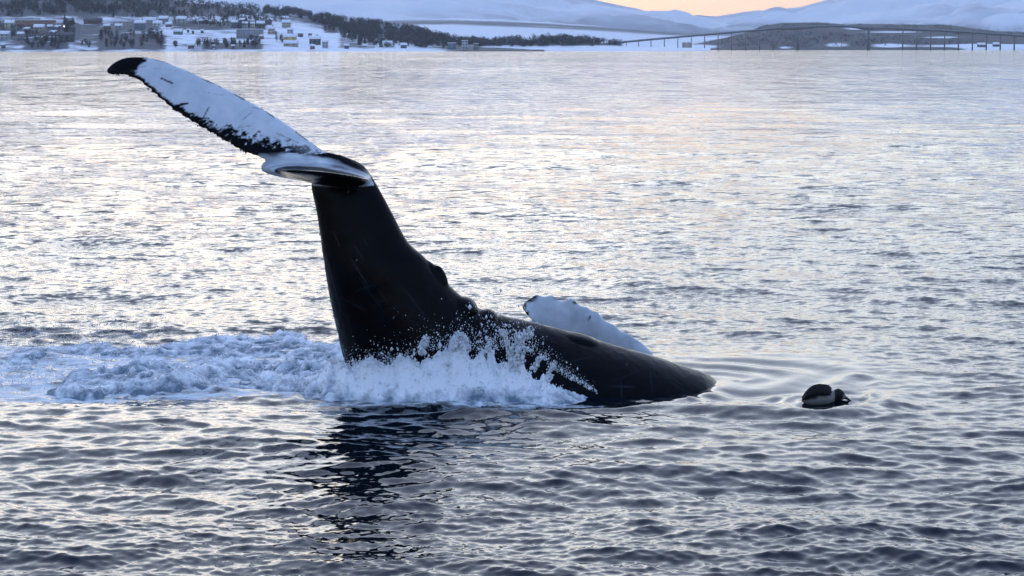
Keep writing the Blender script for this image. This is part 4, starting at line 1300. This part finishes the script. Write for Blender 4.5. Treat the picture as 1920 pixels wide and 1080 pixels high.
# throw the crests sideways so that they overhang and break into fingers
ox = 0.05 * NZ.fbm(FXg * 6 + 9, FYg * 6, 3) * np.clip(height * 3, 0, 1)
oy = -0.06 * np.clip(NZ.fbm(FXg * 5 + 31, FYg * 5, 3), 0, 1) * np.clip(height * 3, 0, 1)
fv = np.stack([FXg + ox, FYg + oy, fz], -1).reshape(-1, 3)
ff = grid_faces(*FXg.shape)
kf = keep.reshape(-1)[ff].all(1)
ff = ff[kf]
used = np.unique(ff); remap = -np.ones(len(fv), int); remap[used] = np.arange(len(used))
foam_me = make_mesh("foam", fv[used], remap[ff], smooth=True)
thick = np.clip(height * 5.0, 0, 1) * 0.6 + 0.35 * (nB - 0.3) + 0.4 * NZ.fbm(FXg * 3.0, FYg * 1.6 + 7, 5, 0.6) + 0.30 * smooth01(0.05, 0.3, wall)
set_attr(foam_me, "thick", thick.ravel()[used])

def foam_mat():
    m, n, l, p = mat_new("white_water")
    tc = n.new("ShaderNodeTexCoord")
    nz = n.new("ShaderNodeTexNoise"); nz.inputs['Scale'].default_value = 8.0; nz.inputs['Detail'].default_value = 8; nz.inputs['Roughness'].default_value = 0.65
    l.new(tc.outputs['Object'], nz.inputs['Vector'])
    at = n.new("ShaderNodeAttribute"); at.attribute_name = "thick"
    mm = n.new("ShaderNodeMath"); mm.operation = 'MULTIPLY_ADD'; mm.inputs[1].default_value = 0.55
    l.new(at.outputs['Fac'], mm.inputs[0]); l.new(nz.outputs['Fac'], mm.inputs[2])
    cr = n.new("ShaderNodeValToRGB"); e = cr.color_ramp.elements
    e[0].position = 0.44; e[0].color = (0.13, 0.19, 0.24, 1)
    e[1].position = 0.78; e[1].color = (0.86, 0.88, 0.90, 1)
    l.new(mm.outputs[0], cr.inputs['Fac']); l.new(cr.outputs['Color'], p.inputs['Base Color'])
    p.inputs['Roughness'].default_value = 0.55; p.inputs['Specular IOR Level'].default_value = 0.3
    bp_ = n.new("ShaderNodeBump"); bp_.inputs['Strength'].default_value = 0.4; bp_.inputs['Distance'].default_value = 0.03
    n2 = n.new("ShaderNodeTexNoise"); n2.inputs['Scale'].default_value = 30.0; n2.inputs['Detail'].default_value = 6; n2.inputs['Roughness'].default_value = 0.7
    l.new(tc.outputs['Object'], n2.inputs['Vector']); l.new(n2.outputs['Fac'], bp_.inputs['Height']); l.new(bp_.outputs['Normal'], p.inputs['Normal'])
    return m
M_FOAM = foam_mat()
foam = tag(link("foam", foam_me, M_FOAM), "churned white foam and splash along the whale's side and in its wake", "foam", kind='stuff')

# droplets: thousands of little blobs on and above the white water
def blob_cloud(name, pts, sizes, seed):
    r = np.random.default_rng(seed)
    n = len(pts)
    o8 = np.array([(1, 0, 0), (-1, 0, 0), (0, 1, 0), (0, -1, 0), (0, 0, 1), (0, 0, -1)], float)
    f8 = np.array([(0, 2, 4), (2, 1, 4), (1, 3, 4), (3, 0, 4), (2, 0, 5), (1, 2, 5), (3, 1, 5), (0, 3, 5)])
    sc = sizes[:, None] * r.uniform(0.5, 1.4, (n, 3)) * np.array([1.0, 1.0, 1.5])
    a = r.uniform(0, 6.28, n); ca, sa = np.cos(a), np.sin(a)
    v = o8[None] * sc[:, None, :]
    v = np.stack([v[..., 0] * ca[:, None] - v[..., 1] * sa[:, None], v[..., 0] * sa[:, None] + v[..., 1] * ca[:, None], v[..., 2]], -1)
    v = v + pts[:, None, :]
    f = f8[None] + (np.arange(n) * 6)[:, None, None]
    return make_mesh(name, v.reshape(-1, 3), f.reshape(-1, 3), smooth=True)
r_ = np.random.default_rng(77)
pts, szs = [], []
# crust on the foam: thicker where the water is thrown high
flat_h = height.ravel(); cand = np.nonzero(flat_h > 0.05)[0]
pk = r_.choice(cand, 9000, p=(flat_h[cand] ** 0.8) / (flat_h[cand] ** 0.8).sum())
q = fv[pk] + r_.normal(0, 0.012, (len(pk), 3)) + np.array([0, -0.005, 0.01])
pts.append(q); szs.append(np.exp(r_.normal(-5.35, 0.4, len(pk))))
# flying drops above the crest of the wall
n = 2600
qx_ = r_.uniform(gx(640), gx(1120), n)
tz = interp([(gx(640), .38), (gx(740), .46), (gx(800), .62), (gx(862), .66), (gx(920), .62), (gx(960), .66), (gx(1000), .62), (gx(1040), .36), (gx(1120), .08)], qx_)
qz = tz * (0.72 + r_.exponential(0.13, n))
pts.append(np.stack([qx_, r_.uniform(19.85, 20.1, n), qz], 1)); szs.append(np.exp(r_.normal(-5.85, 0.55, n)))
# fingers and jets of water
def jet(px, Y, wd, n, seed):
    s = spline([tuple(P(a, b, Y)) for a, b in px], n)
    rr_ = np.random.default_rng(seed)
    s = np.array(s); t = np.linspace(1, 0.35, n)
    for k in range(3):
        pts.append(s + rr_.normal(0, wd, s.shape) * np.array([1, .6, 1])); szs.append(wd * t * rr_.uniform(0.5, 1.3, n))
jet([(968, 690), (972, 660), (976, 635), (990, 628), (1000, 617)], 19.98, .022, 60, 1)
jet([(965, 690), (955, 655), (945, 625), (935, 622)], 19.98, .016, 50, 2)
jet([(975, 680), (985, 655), (1000, 662)], 19.98, .012, 40, 3)
jet([(972, 660), (975, 640), (968, 624)], 19.98, .018, 40, 4)
jet([(1028, 710), (1034, 692), (1038, 680)], 19.95, .014, 40, 5)
jet([(1000, 690), (1012, 672), (1022, 668)], 19.95, .012, 40, 6)
jet([(790, 660), (797, 640), (800, 634)], 19.98, .018, 40, 7)
jet([(855, 650), (860, 634), (866, 625)], 19.98, .016, 40, 8)
jet([(880, 655), (874, 638), (868, 630)], 19.98, .014, 30, 9)
jet([(912, 660), (918, 645), (922, 638)], 19.98, .014, 30, 10)
# drops in front of the back
n = 420
ax = r_.normal(935, 34, n); ay = r_.normal(622, 28, n)
pts.append(np.array([P(a, b, 19.95 + 0.1 * r_.random()) for a, b in zip(ax, ay)])); szs.append(np.exp(r_.normal(-5.6, 0.55, n)))
# low spray drifting over the wake
n = 5200
px_ = r_.uniform(-40, 420, n); py_ = r_.uniform(608, 735, n)
k_ = np.array([G(a, b) for a, b in zip(px_, py_)]); dens = NZ.fbm(k_[:, 0] * 1.2, k_[:, 1] * .6, 3) + smooth01(420, 60, px_) * 0.5 > 0.1
k_ = k_[dens]; k_[:, 2] = np.abs(r_.normal(0, 0.07, len(k_)))
pts.append(k_); szs.append(np.exp(r_.normal(-5.6, 0.4, len(k_))))
allp = np.concatenate(pts); alls = np.clip(np.concatenate(szs), 0.0018, 0.024)
spray = tag(link("spray", blob_cloud("spray", allp, alls, 3), simple_mat("spray_drops", (0.72, 0.75, 0.78), 0.4, 0.4)), "flying droplets and spray thrown up by the whale", "spray", kind='stuff')

# thin foam on the sea surface around it, as a coverage value on the water itself
near = (Yw > FY0 - 1) & (Yw < 29) & (np.abs(Xw) < 7.5)
fo = np.zeros(Xw.shape)
xs, ys = Xw[near], Yw[near]
def soft_poly(px, wd):
    pl = ground_poly(px)
    ins = in_poly(xs, ys, pl)
    g, _ = path_field(xs, ys, pl + [pl[0]], wd)
    return np.where(ins, 1.0, g)
f1 = soft_poly([(-250, 655), (100, 650), (350, 650), (500, 626), (600, 648), (640, 700), (640, 742), (450, 735), (330, 738), (150, 746), (-250, 748)], 0.38) * 0.62
f2 = soft_poly([(-250, 628), (100, 622), (330, 630), (420, 660), (100, 664), (-250, 668)], 0.6) * 0.40
f3 = soft_poly([(600, 752), (900, 759), (1120, 755), (1000, 750), (700, 746)], 0.22) * 0.55
fo[near] = np.maximum(np.maximum(f1, f2), f3)
set_attr(water_me, "foam", fo)
# ================================================================== THE AIR
hm = bpy.data.materials.new("winter_haze"); hm.use_nodes = True
hn, hl = hm.node_tree.nodes, hm.node_tree.links
hn.remove(hn["Principled BSDF"])
pv = hn.new("ShaderNodeVolumePrincipled")
pv.inputs['Color'].default_value = (0.90, 0.94, 1.0, 1)
pv.inputs['Density'].default_value = 6.0e-5
pv.inputs['Anisotropy'].default_value = 0.0
hl.new(pv.outputs['Volume'], hn["Material Output"].inputs['Volume'])
haze_me = make_mesh("haze", box(-8200, 8200, -700, 12900, -3, 490), box_faces())
haze_me.materials.append(hm)
tag(link("haze", haze_me), "pale winter haze over the sound", "haze", kind='stuff')
